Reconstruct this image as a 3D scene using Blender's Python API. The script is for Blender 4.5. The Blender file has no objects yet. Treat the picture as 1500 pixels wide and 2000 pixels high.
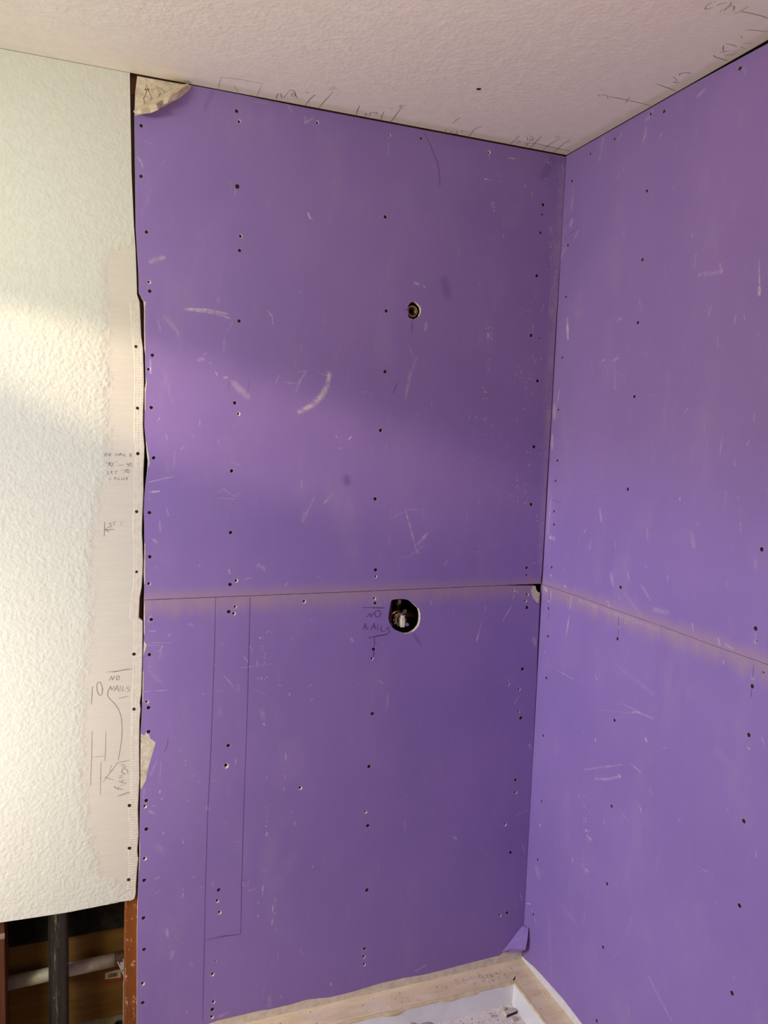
import bpy, bmesh, math, random
import numpy as np
from mathutils import Vector, Matrix
from mathutils.geometry import delaunay_2d_cdt

S = bpy.context.scene
COL = S.collection
rng = random.Random(11)

# ------------------------------------------------------------------ camera
cam_data = bpy.data.cameras.new('camera')
cam = bpy.data.objects.new('camera', cam_data)
COL.objects.link(cam)
cam.matrix_world = Matrix((
    (0.93565, 0.00097, -0.352928, -1.248147),
    (-0.351191, 0.101702, -0.930764, -1.950262),
    (0.034991, 0.994814, 0.095499, 1.667315),
    (0, 0, 0, 1)))
cam_data.sensor_fit = 'HORIZONTAL'
cam_data.sensor_width = 36.0
cam_data.lens = 36.4425
cam_data.clip_start = 0.02
S.camera = cam

# ------------------------------------------------------------------ light, exposure
S.view_settings.view_transform = 'Standard'
S.view_settings.look = 'None'
S.view_settings.gamma = 1.0
S.view_settings.use_curve_mapping = False
S.view_settings.exposure = 0.0

world = bpy.data.worlds.new('world')
S.world = world
world.use_nodes = True
bg = world.node_tree.nodes['Background']
bg.inputs[0].default_value = (0.95, 0.93, 1.0, 1)
bg.inputs[1].default_value = 0.005


def lamp(name, kind, loc, target, energy, color, **kw):
    d = bpy.data.lights.new(name, kind)
    d.energy = energy
    d.color = color
    for k, v in kw.items():
        setattr(d, k, v)
    ob = bpy.data.objects.new(name, d)
    COL.objects.link(ob)
    ob.location = loc
    ob.rotation_euler = (Vector(target) - Vector(loc)).to_track_quat('-Z', 'Y').to_euler()
    return ob


# blue sky and diffuse daylight coming in through the window of the side wall, the vanity lamp above
# the white wall, an added fill brightening the ceiling, and an added warm spot whose grazing pool crosses both boards
lamp('sky_light', 'AREA', (-4.2, -1.3, 2.66), (-0.5, 0, 1.2), 44, (0.14, 0.30, 1.0), shape='RECTANGLE', size=1.0, size_y=0.3)
lamp('window_light', 'AREA', (-2.05, -0.62, 0.95), (-0.2, -0.5, 0.8), 5.0, (0.92, 1.0, 0.40), shape='RECTANGLE', size=0.3, size_y=0.9)
lamp('low_window_light', 'AREA', (-2.12, -0.5, 1.0), (-0.2, -0.5, 0.7), 14.8, (1.0, 0.89, 0.90), shape='RECTANGLE', size=0.4, size_y=0.5)
lamp('vanity_light', 'AREA', (-2.0, -0.7, 2.25), (-1.05, 0.0, 1.9), 2.95, (0.96, 1.0, 0.88), shape='RECTANGLE', size=0.5, size_y=0.15, spread=math.radians(105))
lamp('ceiling_fill_light', 'AREA', (-0.9, -1.4, 2.12), (-0.85, -1.2, 3.0), 4.9, (1.0, 0.84, 0.66), shape='RECTANGLE', size=0.6, size_y=0.3)
lamp('warm_pool_fill', 'SPOT', (-3.0, -0.5, 2.315), (-1.03, 0.0, 1.752), 235, (1.0, 0.77, 0.48), spot_size=math.radians(11.5), spot_blend=0.85, shadow_soft_size=0.03)

CEIL_Z = 2.4725
BOARD = 0.0127          # drywall thickness
STUD_BACK = 0.102

# ------------------------------------------------------------------ measured wall data (metres: along the wall, height)
SCREWS = [(-0.9212,2.4306,0.0043), (-1.1387,2.3608,0.0042), (-1.1385,2.2485,0.0042), (-1.1258,2.1248,0.0043), (-0.9084,2.1078,0.0045), (-1.1176,1.9905,0.0043), (-0.9164,2.2572,0.0058), (-0.4422,2.4453,0.0032), (-0.5339,2.2353,0.0047), (-0.0664,2.3286,0.0051), (-0.0682,2.3019,0.0029), (-0.0694,2.2525,0.004), (-0.0742,2.1342,0.0052), (-0.522,1.9976,0.0048), (-0.0826,1.9687,0.0052), (-0.0552,1.9636,0.0022), (-0.9066,1.9392,0.0045), (-1.1106,1.8421,0.0044), (-1.1125,1.7188,0.0045), (-0.914,1.7394,0.0046), (-1.1062,1.5989,0.0045), (-0.919,1.5707,0.0047), (-1.1152,1.4662,0.0046), (-0.5195,1.8402,0.0049), (-0.5265,1.6854,0.005), (-0.5352,1.5025,0.0051), (-0.0537,1.8432,0.0053), (-0.054,1.6555,0.0054), (-0.0532,1.4888,0.0055), (-0.9191,1.4156,0.0048), (-0.9181,1.283,0.0049), (-1.1138,1.3583,0.0046), (-0.9204,1.213,0.0049), (-1.1094,1.2024,0.0047), (-1.1131,1.1144,0.0048), (-1.1144,0.9799,0.0048), (-1.1141,0.9183,0.0049), (-0.527,1.3097,0.0052), (-0.5254,1.2183,0.0041), (-0.5251,1.0902,0.0053), (-0.5221,0.9078,0.0054), (-0.5265,0.7575,0.0055), (-0.057,1.303,0.0044), (-0.0568,1.2821,0.003), (-0.0489,1.1844,0.0057), (-0.053,0.9996,0.0058), (-0.0497,0.8494,0.0058), (-0.916,0.8606,0.0051), (-1.1185,0.7403,0.0049), (-1.118,0.6654,0.005), (-1.1224,0.5304,0.005), (-1.1237,0.4297,0.0051), (-0.9349,0.4706,0.0052), (-1.1218,0.3441,0.0051), (-1.1243,0.199,0.0052), (-0.9471,0.1377,0.0054), (-0.524,0.5852,0.0056), (-0.52,0.3945,0.0057), (-0.5212,0.2195,0.0048), (-0.057,0.6588,0.005), (-0.0608,0.4311,0.0051), (-0.0617,0.2381,0.0052)]
EMPTY = [(-0.9147,2.4083,0.0045), (-0.7215,2.4381,0.0046), (-0.9065,2.1421,0.0046), (-1.1194,2.011,0.0045), (-0.53,2.4384,0.0038), (-0.242,2.4423,0.0045), (-0.0582,2.4429,0.0033), (-1.1182,1.8092,0.0046), (-0.9046,1.7128,0.0048), (-1.1159,1.2909,0.0048), (-0.9031,1.2921,0.005), (-0.9047,1.2248,0.004), (-0.9074,1.207,0.005), (-1.1188,0.9949,0.005), (-0.7239,1.2303,0.0052), (-0.5259,1.2911,0.0045), (-0.5271,1.2308,0.0045), (-0.5286,1.0639,0.0043), (-0.0502,1.2234,0.0046), (-0.0551,1.2044,0.0046), (-0.0962,1.2372,0.0039), (-0.0986,0.9568,0.0041), (-0.0611,0.9382,0.0044), (-0.058,0.8691,0.0038), (-0.9213,0.8064,0.0069), (-0.7215,0.7207,0.0055), (-1.122,0.7255,0.0051), (-1.122,0.5878,0.0052), (-0.9388,0.4401,0.0054), (-0.932,0.4071,0.0054), (-1.1246,0.2514,0.0053), (-0.9481,0.2372,0.0055), (-0.9403,0.2727,0.0026), (-0.9446,0.1581,0.005), (-0.948,0.1161,0.0056), (-0.5326,0.6263,0.0048), (-0.5226,0.1953,0.005), (-0.5204,0.1712,0.005), (-0.0547,0.6191,0.0049), (-0.0851,0.5227,0.0049), (-0.0858,0.2336,0.0047)]
R_SCREWS = [(-0.6283,2.447,0.0046), (-0.3537,2.4555,0.0037), (-0.4018,2.4443,0.0045), (-0.2193,2.4434,0.0035), (-0.1163,2.4394,0.0036), (-0.0341,2.392,0.0043), (-0.3589,2.2771,0.0044), (-0.0333,2.2196,0.0043), (-0.3582,2.1165,0.0045), (-0.038,2.0776,0.0041), (-0.3566,1.9673,0.0045), (-0.0362,1.9103,0.0041), (-0.3617,1.7886,0.0045), (-0.0313,1.7628,0.0042), (-0.0412,1.619,0.0042), (-0.0371,1.5603,0.0042), (-0.3596,1.5605,0.0046), (-0.0382,1.4726,0.0042), (-0.042,1.4349,0.0042), (-0.0423,1.31,0.0042), (-0.3565,1.3126,0.0047), (-0.7828,1.4722,0.0048), (-0.7838,1.3117,0.0049), (-0.3573,1.1803,0.0047), (-0.0371,1.1882,0.0043), (-0.0429,1.1064,0.0043), (-0.0469,0.9826,0.0046), (-0.3665,0.9706,0.0047), (-0.7873,1.194,0.0049), (-0.0469,0.8081,0.0043), (-0.7887,1.0928,0.0049), (-0.0586,0.612,0.0043), (-0.3771,0.7472,0.0047), (-0.7938,0.9127,0.005), (-0.0554,0.4278,0.0044), (-0.3798,0.539,0.0048), (-0.8006,0.7343,0.005), (-0.0482,0.2515,0.0044), (-0.3801,0.365,0.0048), (-0.8,0.5414,0.0051), (-0.3738,0.155,0.0049)]
R_EMPTY = [(-0.0398,1.2856,0.0037), (-0.3561,1.286,0.0042), (-0.7863,1.2866,0.0043), (-0.3581,1.2101,0.0037), (-0.3858,1.2309,0.0036), (-0.8098,1.2284,0.0043), (-0.7864,1.2109,0.0043), (-0.0383,1.2103,0.0037), (-0.7909,1.0675,0.0039), (-0.0571,0.5377,0.0038)]
W_SCREWS = [(-1.1484,1.8598,0.0041), (-1.1444,1.7159,0.0041), (-1.1429,1.608,0.0046), (-1.145,1.4688,0.0042), (-1.1444,1.3222,0.0036), (-1.1494,1.1183,0.0044), (-1.1492,0.9797,0.0044), (-1.1586,0.7334,0.0046), (-1.1582,0.6219,0.0046), (-1.1597,0.539,0.0046)]
W_EMPTY = [(-1.1439,1.5973,0.0029), (-1.1357,1.8795,0.0021), (-1.1502,1.3068,0.002)]
SMUDGES = [([(-1.1163,2.0578), (-1.0875,2.0714)],0.0079,0.32), ([(-1.147,2.2907), (-1.137,2.2789), (-1.1349,2.2675)],0.003,0.28), ([(-0.7398,2.2181), (-0.7333,2.2051)],0.0024,1), ([(-0.7303,2.2102), (-0.723,2.1995)],0.0008,0.4), ([(-1.0363,1.9579), (-0.9867,1.9595), (-0.9362,1.9543)],0.0039,0.4), ([(-0.7527,2.446), (-0.7523,2.4319), (-0.7317,2.4478)],0.0041,0.22), ([(-0.7986,2.468), (-0.785,2.4511)],0.0036,0.2), ([(-0.9303,2.265), (-0.93,2.2511)],0.0012,0.35), ([(-0.921,2.2488), (-0.9219,2.2389)],0.0014,0.5), ([(-1.0941,2.2786), (-1.0858,2.2917)],0.0012,0.25), ([(-1.1313,2.3298), (-1.1179,2.3236)],0.002,0.2), ([(-0.9584,1.9899), (-0.9583,1.9828)],0.0065,0.14), ([(-0.761,2.0196), (-0.7477,2.0283)],0.0019,0.2), ([(-0.8364,1.9721), (-0.8247,1.9548)],0.0022,0.3), ([(-0.8867,2.4594), (-0.8466,2.4613)],0.0021,0.16), ([(-1.1371,2.1611), (-1.114,2.2251)],0.0051,0.08), ([(-0.5336,2.4338), (-0.5298,2.3899)],0.002,0.22), ([(-0.1831,2.4357), (-0.1636,2.4375)],0.0019,0.55), ([(-0.2532,2.3711), (-0.2441,2.3712)],0.0019,0.75), ([(-0.2441,2.3712), (-0.2281,2.3708)],0.0011,0.35), ([(-0.2152,2.3876), (-0.2131,2.3918)],0.0017,0.5), ([(-0.1263,2.3727), (-0.1254,2.366)],0.0017,0.9), ([(-0.1029,2.3571), (-0.102,2.3419)],0.0013,0.4), ([(-0.2226,2.3135), (-0.222,2.3018), (-0.2168,2.2905)],0.0021,0.3), ([(-0.3228,2.1857), (-0.3152,2.1669)],0.0008,0.75), ([(-0.4442,2.0775), (-0.4324,2.0748)],0.0053,0.28), ([(-0.4192,2.0722), (-0.4147,2.0687)],0.0029,0.3), ([(-0.4072,1.977), (-0.4084,1.9551)],0.0054,0.36), ([(-0.2527,2.1008), (-0.2522,2.0908)],0.0017,0.3), ([(-0.0246,2.2336), (-0.0191,2.2013)],0.0016,0.4), ([(-0.0345,2.1954), (-0.0269,2.1548)],0.0013,0.3), ([(-0.0478,2.0563), (-0.0538,2.0349)],0.0018,0.5), ([(-0.0259,2.1009), (-0.0278,2.0297)],0.0016,0.4), ([(-0.0186,2.064), (-0.0189,2.0304)],0.0014,0.4), ([(-0.0152,2.1644), (-0.0163,2.106)],0.0011,0.35), ([(-0.0109,2.4513), (-0.0118,2.4357), (-0.0018,2.434)],0.0013,0.7), ([(-0.0483,2.4484), (-0.0474,2.4344)],0.0018,0.4), ([(-0.0583,2.4529), (-0.0669,2.4355)],0.0066,0.14), ([(-0.0021,2.4534), (-0.0002,2.4253)],0.0054,0.12), ([(-0.2459,2.4475), (-0.2403,2.4269)],0.0034,0.25), ([(-0.4046,2.3807), (-0.4002,2.3776)],0.0016,0.3), ([(-1.0362,1.9555), (-0.9938,1.9547), (-0.9579,1.9517), (-0.9287,1.9435)],0.0042,0.3), ([(-0.6728,1.8247), (-0.6768,1.7958), (-0.6912,1.7682), (-0.7146,1.744), (-0.7497,1.7253)],0.0102,0.52), ([(-0.7523,1.8255), (-0.7327,1.8286), (-0.7479,1.8069), (-0.7588,1.7761)],0.0046,0.2), ([(-0.7009,1.8268), (-0.6766,1.8188)],0.0023,0.25), ([(-0.9613,1.8108), (-0.9576,1.8037)],0.0016,0.5), ([(-0.9411,1.7993), (-0.9338,1.8015)],0.0037,0.55), ([(-0.9189,1.7896), (-0.8962,1.7687), (-0.881,1.7547)],0.011,0.22), ([(-1.0031,1.8388), (-0.9924,1.8413)],0.0061,0.2), ([(-0.9779,1.8333), (-0.9706,1.8301)],0.0014,0.4), ([(-0.9907,1.8504), (-0.9836,1.8581)],0.0016,0.3), ([(-0.9985,1.6942), (-0.9983,1.6796)],0.0013,0.5), ([(-1.078,1.6556), (-1.0755,1.6449)],0.0016,0.65), ([(-0.9535,1.6481), (-0.9515,1.637)],0.0017,0.45), ([(-1.0985,1.6883), (-1.0916,1.6958)],0.0016,0.4), ([(-1.0435,1.6215), (-1.0347,1.6272)],0.0016,0.3), ([(-1.0153,1.6534), (-1.0117,1.6553)],0.0029,0.25), ([(-1.1167,1.5401), (-1.0888,1.5477), (-1.0571,1.5544)],0.0014,0.55), ([(-1.1165,1.5158), (-1.0921,1.5185)],0.0028,0.65), ([(-1.1199,1.5001), (-1.1129,1.499)],0.0018,0.35), ([(-0.9516,1.516), (-0.9369,1.5255), (-0.9218,1.5124), (-0.9067,1.5061), (-0.8938,1.5213)],0.0015,0.35), ([(-0.9477,1.5028), (-0.9066,1.5)],0.0019,0.25), ([(-0.6154,1.6588), (-0.6073,1.6662)],0.0026,0.75), ([(-0.6426,1.6337), (-0.6324,1.6367)],0.0022,0.4), ([(-0.6498,1.6675), (-0.6476,1.6637)],0.0022,0.4), ([(-0.7374,1.5507), (-0.7389,1.5312)],0.0012,0.4), ([(-0.6515,1.5183), (-0.6792,1.4885)],0.0044,0.2), ([(-0.704,1.5042), (-0.7193,1.4728), (-0.7326,1.4414)],0.0044,0.2), ([(-0.7312,1.4649), (-0.7309,1.4532)],0.0059,0.15), ([(-0.8364,1.9715), (-0.8247,1.9579), (-0.8224,1.9378)],0.0022,0.3), ([(-0.9212,1.9351), (-0.9391,1.9083)],0.0011,0.25), ([(-0.7481,1.8935), (-0.7497,1.8784)],0.0013,0.25), ([(-0.8044,1.8148), (-0.8116,1.792)],0.0023,0.25), ([(-0.7905,1.7969), (-0.7515,1.7954)],0.003,0.15), ([(-1.0696,1.7809), (-1.0729,1.7593), (-1.0622,1.7312)],0.0025,0.14), ([(-0.9425,1.8936), (-0.9421,1.8647)],0.0054,0.12), ([(-1.1149,1.8313), (-1.1148,1.7996)],0.0038,0.3), ([(-1.0847,1.9354), (-1.0532,1.9028), (-1.0496,1.8925)],0.007,0.13), ([(-1.0984,1.9272), (-1.0931,1.8997)],0.0035,0.12), ([(-1.0759,1.4801), (-1.0704,1.458)],0.0025,0.25), ([(-0.9097,1.6829), (-0.9171,1.679)],0.0019,0.2), ([(-0.6466,1.8953), (-0.6506,1.8931)],0.0018,0.3), ([(-0.9194,1.5932), (-0.8987,1.5861)],0.0041,0.12), ([(-1.0576,1.6157), (-1.059,1.5719)],0.0032,0.12), ([(-0.4536,1.9088), (-0.4301,1.8668)],0.0037,0.16), ([(-0.4307,1.8827), (-0.4503,1.8298), (-0.4587,1.7696)],0.0071,0.2), ([(-0.3815,1.7673), (-0.3812,1.7593)],0.0021,0.3), ([(-0.4199,1.7321), (-0.4172,1.7294)],0.0021,0.4), ([(-0.5083,1.7136), (-0.5068,1.7076)],0.0021,0.4), ([(-0.5806,1.7831), (-0.5702,1.7856)],0.002,0.25), ([(-0.5554,1.7825), (-0.5533,1.7806)],0.002,0.3), ([(-0.4467,1.4742), (-0.4341,1.4371), (-0.4137,1.3746)],0.0038,0.34), ([(-0.4487,1.4681), (-0.4917,1.4477)],0.0021,0.2), ([(-0.4445,1.4734), (-0.4089,1.4734)],0.0021,0.22), ([(-0.3791,1.4076), (-0.4049,1.3787)],0.0074,0.28), ([(-0.4135,1.3705), (-0.4038,1.3536)],0.0052,0.25), ([(-0.4898,1.3964), (-0.4888,1.3718)],0.0034,0.15), ([(-0.2594,1.4616), (-0.2587,1.4467)],0.0022,0.25), ([(-0.508,1.6477), (-0.5075,1.6357)],0.005,0.12), ([(-0.4336,1.5849), (-0.4333,1.5767)],0.0021,0.2), ([(-0.3475,1.7098), (-0.3437,1.7067)],0.0019,0.3), ([(-0.9296,1.0471), (-0.9043,1.0154)],0.0016,0.4), ([(-0.8897,1.0646), (-0.8056,1.0688)],0.0012,0.35), ([(-0.8453,1.0805), (-0.8449,1.0645)],0.0032,0.35), ([(-0.8655,1.1215), (-0.8574,1.1031)],0.0018,0.4), ([(-0.8805,1.0948), (-0.8686,1.0781)],0.0024,0.22), ([(-0.7884,1.0111), (-0.7803,1.0088)],0.003,0.35), ([(-0.7588,0.9871), (-0.7562,0.9799)],0.0022,0.55), ([(-0.7068,0.9991), (-0.6966,1.0065)],0.0029,0.3), ([(-0.8261,0.9099), (-0.8228,0.9063)],0.0036,0.5), ([(-0.9398,0.965), (-0.9395,0.9451)],0.0078,0.14), ([(-0.8308,0.9468), (-0.8264,0.9262)],0.0092,0.14), ([(-1.0829,1.1333), (-1.0892,1.1204)],0.0033,0.4), ([(-1.1179,1.1412), (-1.1072,1.1443), (-1.057,1.1404)],0.0011,0.4), ([(-1.1178,1.1374), (-1.0858,1.1373)],0.0009,0.35), ([(-1.1261,1.0215), (-1.11,1.0221), (-1.0705,1.021)],0.0007,0.45), ([(-1.1145,1.1741), (-1.1039,1.172), (-1.095,1.1776)],0.0015,0.45), ([(-1.0192,1.1868), (-1.0063,1.1803)],0.0041,0.2), ([(-0.8501,1.3286), (-0.8345,1.3243)],0.007,0.2), ([(-0.9218,1.3208), (-0.9193,1.3111)],0.0034,0.3), ([(-0.8879,1.292), (-0.8669,1.2991)],0.0013,0.4), ([(-0.7764,1.2753), (-0.7686,1.283)],0.0028,0.35), ([(-0.9934,1.336), (-0.9952,1.3323)],0.0026,0.3), ([(-0.6943,1.2973), (-0.6779,1.2968)],0.0018,0.3), ([(-1.1053,1.3999), (-1.0982,1.3942)],0.0054,0.24), ([(-1.0916,1.4457), (-1.0896,1.4199)],0.0043,0.15), ([(-1.1112,1.2085), (-1.1146,1.1974)],0.0055,0.2), ([(-0.8928,1.0204), (-0.8925,1.0045)],0.0059,0.15), ([(-1.068,1.159), (-1.0644,1.1626)],0.0026,0.25), ([(-0.9366,1.1299), (-0.9346,1.1278)],0.0023,0.35), ([(-0.9604,1.0807), (-0.949,1.0768)],0.0015,0.3), ([(-0.9838,1.0043), (-0.98,1.0028)],0.0015,0.3), ([(-0.6976,0.9633), (-0.6935,0.965)],0.005,0.15), ([(-1.114,1.0849), (-1.1104,1.0831)],0.0026,0.3), ([(-1.0891,1.1014), (-1.0856,1.1202)],0.0044,0.12), ([(-1.1014,1.3351), (-1.1013,1.3276)],0.0029,0.18), ([(-0.731,1.4596), (-0.7347,1.4478)],0.0059,0.15), ([(-0.9291,1.0095), (-0.9442,1.0069)],0.0012,0.25), ([(-0.8516,1.003), (-0.8157,0.9839)],0.0016,0.14), ([(-1.1139,1.0727), (-1.0778,1.0355)],0.0074,0.07), ([(-0.8464,1.3343), (-0.8305,1.3183)],0.0058,0.15), ([(-0.2036,1.1175), (-0.2106,1.0937)],0.0026,0.9), ([(-0.1958,1.1523), (-0.2024,1.1219)],0.0014,0.45), ([(-0.1882,1.1937), (-0.1841,1.1804)],0.0021,0.4), ([(-0.095,1.2252), (-0.0983,1.212)],0.0028,0.5), ([(-0.1012,1.193), (-0.1111,1.1756), (-0.1285,1.1489)],0.0014,0.75), ([(-0.137,1.1773), (-0.1359,1.1768)],0.0016,0.5), ([(-0.0201,1.0889), (-0.0138,1.0703)],0.0097,0.34), ([(-0.5034,0.9995), (-0.4943,0.9911)],0.0024,0.45), ([(-0.4775,0.9589), (-0.4803,0.9163)],0.0044,0.2), ([(-0.0561,0.9226), (-0.0749,0.8968)],0.0034,0.25), ([(-0.0956,0.9738), (-0.1023,0.9516)],0.0034,0.3), ([(-0.0157,0.7637), (-0.0099,0.7537)],0.006,0.4), ([(-0.5901,1.123), (-0.5857,1.1165)],0.0046,0.25), ([(-0.3616,1.2185), (-0.3565,1.2076)],0.0031,0.25), ([(-0.2888,1.2004), (-0.285,1.1699)],0.0023,0.16), ([(-0.4591,1.3415), (-0.4303,1.345), (-0.3866,1.3735)],0.0043,0.14), ([(-0.316,1.3299), (-0.32,1.3172)],0.0067,0.15), ([(-0.0381,1.3154), (-0.03,1.3161)],0.0017,0.6), ([(-0.2422,1.3539), (-0.2135,1.3534)],0.002,0.25), ([(-0.2154,1.3706), (-0.2128,1.3577)],0.0018,0.3), ([(-0.4611,1.3374), (-0.4618,1.3)],0.0017,0.2), ([(-0.0897,1.2361), (-0.0819,1.2313)],0.0038,0.35), ([(-0.5007,1.105), (-0.4997,1.1007)],0.0017,0.3), ([(-0.1808,0.9154), (-0.1781,0.9116)],0.0021,0.3), ([(-0.5667,0.9982), (-0.5602,0.9977)],0.0026,0.18), ([(-0.0074,1.1744), (-0.0035,1.1696)],0.0019,0.6), ([(-1.1046,0.725), (-1.0966,0.7231)],0.0015,0.4), ([(-1.1136,0.7133), (-1.099,0.7033)],0.0042,0.22), ([(-1.0961,0.5294), (-1.0869,0.5318)],0.0039,0.22), ([(-1.093,0.617), (-1.0744,0.598)],0.0116,0.12), ([(-1.0672,0.3859), (-1.0633,0.3707)],0.0059,0.26), ([(-0.9674,0.7026), (-0.9658,0.6975)],0.0051,0.3), ([(-0.9903,0.774), (-0.9865,0.7695)],0.0023,0.25), ([(-0.9258,0.794), (-0.9447,0.7722), (-0.9637,0.7666)],0.0016,0.16), ([(-0.8972,0.8229), (-0.8958,0.8106)],0.0036,0.3), ([(-0.7631,0.8238), (-0.7626,0.803)],0.0019,0.6), ([(-0.7637,0.7637), (-0.7634,0.7499)],0.0017,0.75), ([(-0.7657,0.7286), (-0.7668,0.7212)],0.0019,0.5), ([(-0.7345,0.6276), (-0.7343,0.6182)],0.0025,0.35), ([(-0.8119,0.6077), (-0.8109,0.5991)],0.0021,0.45), ([(-0.817,0.4611), (-0.8183,0.4464)],0.0019,0.9), ([(-0.8291,0.4179), (-0.8298,0.4112)],0.0019,0.4), ([(-0.8291,0.3804), (-0.8282,0.376)],0.0025,0.5), ([(-0.7854,0.4199), (-0.7811,0.4119)],0.0028,0.5), ([(-0.7891,0.4005), (-0.79,0.3822)],0.0019,0.9), ([(-0.7907,0.3772), (-0.7804,0.3778)],0.0015,0.5), ([(-0.7887,0.364), (-0.7908,0.3463)],0.0019,0.7), ([(-0.8577,0.4852), (-0.8575,0.4726)],0.0017,0.35), ([(-0.8551,0.4532), (-0.8371,0.455)],0.0019,0.4), ([(-0.8174,0.442), (-0.8172,0.4314)],0.0017,0.4), ([(-0.6807,0.495), (-0.6805,0.4863)],0.0017,0.3), ([(-1.0282,0.6248), (-1.027,0.6145)],0.0022,0.5), ([(-1.0256,0.4781), (-1.0285,0.4684)],0.0022,0.5), ([(-1.018,0.7257), (-1.0161,0.7242)],0.0021,0.6), ([(-1.0056,0.7911), (-1.0026,0.7907)],0.0021,0.35), ([(-1.0859,0.7627), (-1.0859,0.7556)],0.0017,0.6), ([(-1.0945,0.8383), (-1.1087,0.8048)],0.0038,0.18), ([(-1.123,0.7715), (-1.1264,0.7485)],0.0038,0.18), ([(-1.0836,0.837), (-1.0868,0.7825)],0.0023,0.14), ([(-0.8836,0.5959), (-0.9032,0.597)],0.002,0.15), ([(-0.9987,0.5183), (-1.0025,0.5169)],0.0032,0.15), ([(-0.9523,0.4937), (-0.9484,0.4868)],0.0049,0.15), ([(-0.7793,0.3298), (-0.778,0.3252)],0.0017,0.35), ([(-0.8131,0.7637), (-0.815,0.759)],0.0016,0.45), ([(-1.0646,0.3863), (-1.0629,0.3675)],0.0052,0.26), ([(-1.0498,0.3235), (-1.0553,0.304)],0.0056,0.28), ([(-0.7938,0.1361), (-0.7932,0.1096)],0.0091,0.2), ([(-0.9313,0.1129), (-0.9075,0.1178)],0.0072,0.22), ([(-1.0056,0.2807), (-0.9998,0.2731)],0.0049,0.15), ([(-0.7084,0.2551), (-0.7016,0.2383)],0.0044,0.2), ([(-0.6187,0.1375), (-0.6176,0.1305)],0.0032,0.35), ([(-0.7717,0.2642), (-0.7732,0.2384)],0.0026,0.14), ([(-1.0227,0.2677), (-1.0227,0.2656)],0.0024,0.25), ([(-1.0138,0.1489), (-1.0119,0.1467)],0.0016,0.5), ([(-1.0407,0.1512), (-1.0399,0.1493)],0.0024,0.35), ([(-1.0292,0.3431), (-1.0265,0.3401)],0.0016,0.45), ([(-1.0599,0.4017), (-1.0587,0.3974)],0.0016,0.45), ([(-0.8088,0.1636), (-0.8106,0.151)],0.0017,0.2), ([(-0.7878,0.2416), (-0.7895,0.2246)],0.0043,0.12), ([(-1.0924,0.5317), (-1.0869,0.5327)],0.0031,0.2), ([(-0.7646,0.1358), (-0.7602,0.1259)],0.0044,0.16), ([(-0.2557,0.5123), (-0.2522,0.5099)],0.0019,0.85), ([(-0.2491,0.5057), (-0.245,0.5033)],0.0024,0.95), ([(-0.0234,0.4581), (-0.0118,0.4227)],0.0023,0.32), ([(-0.0166,0.2907), (-0.0121,0.269)],0.0026,0.45), ([(-0.0352,0.2772), (-0.0349,0.2538)],0.0028,0.28), ([(-0.011,0.5564), (-0.052,0.5471)],0.004,0.18), ([(-0.413,0.5869), (-0.4092,0.5505)],0.0046,0.12), ([(-0.183,0.5809), (-0.1774,0.5685)],0.0029,0.15), ([(-0.162,0.4659), (-0.1636,0.4474)],0.0022,0.14), ([(-0.3606,0.115), (-0.3276,0.1265)],0.0048,0.25), ([(-0.4881,0.4603), (-0.4875,0.4423)],0.0032,0.14), ([(-0.4113,0.6588), (-0.4089,0.6567)],0.0023,0.2), ([(-0.0111,2.4331), (-0.0107,2.2237), (-0.0087,1.8805), (-0.0067,1.5267), (-0.0062,1.3001)],0.0258,0.15), ([(-0.6172,1.5568), (-0.6155,1.5474)],0.0166,-0.45), ([(-0.3585,2.092), (-0.3478,2.0567)],0.0185,-0.32), ([(-0.4851,1.8126), (-0.4943,1.7851)],0.0035,-0.4), ([(-0.4076,1.1262), (-0.3844,1.0927)],0.0068,-0.4), ([(-0.0427,2.4559), (-0.0724,2.4034)],0.0196,-0.25), ([(-0.9784,2.4635), (-0.9957,2.42)],0.0094,-0.2), ([(-0.4782,1.8222), (-0.4919,1.7897)],0.0025,-0.3)]
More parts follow.
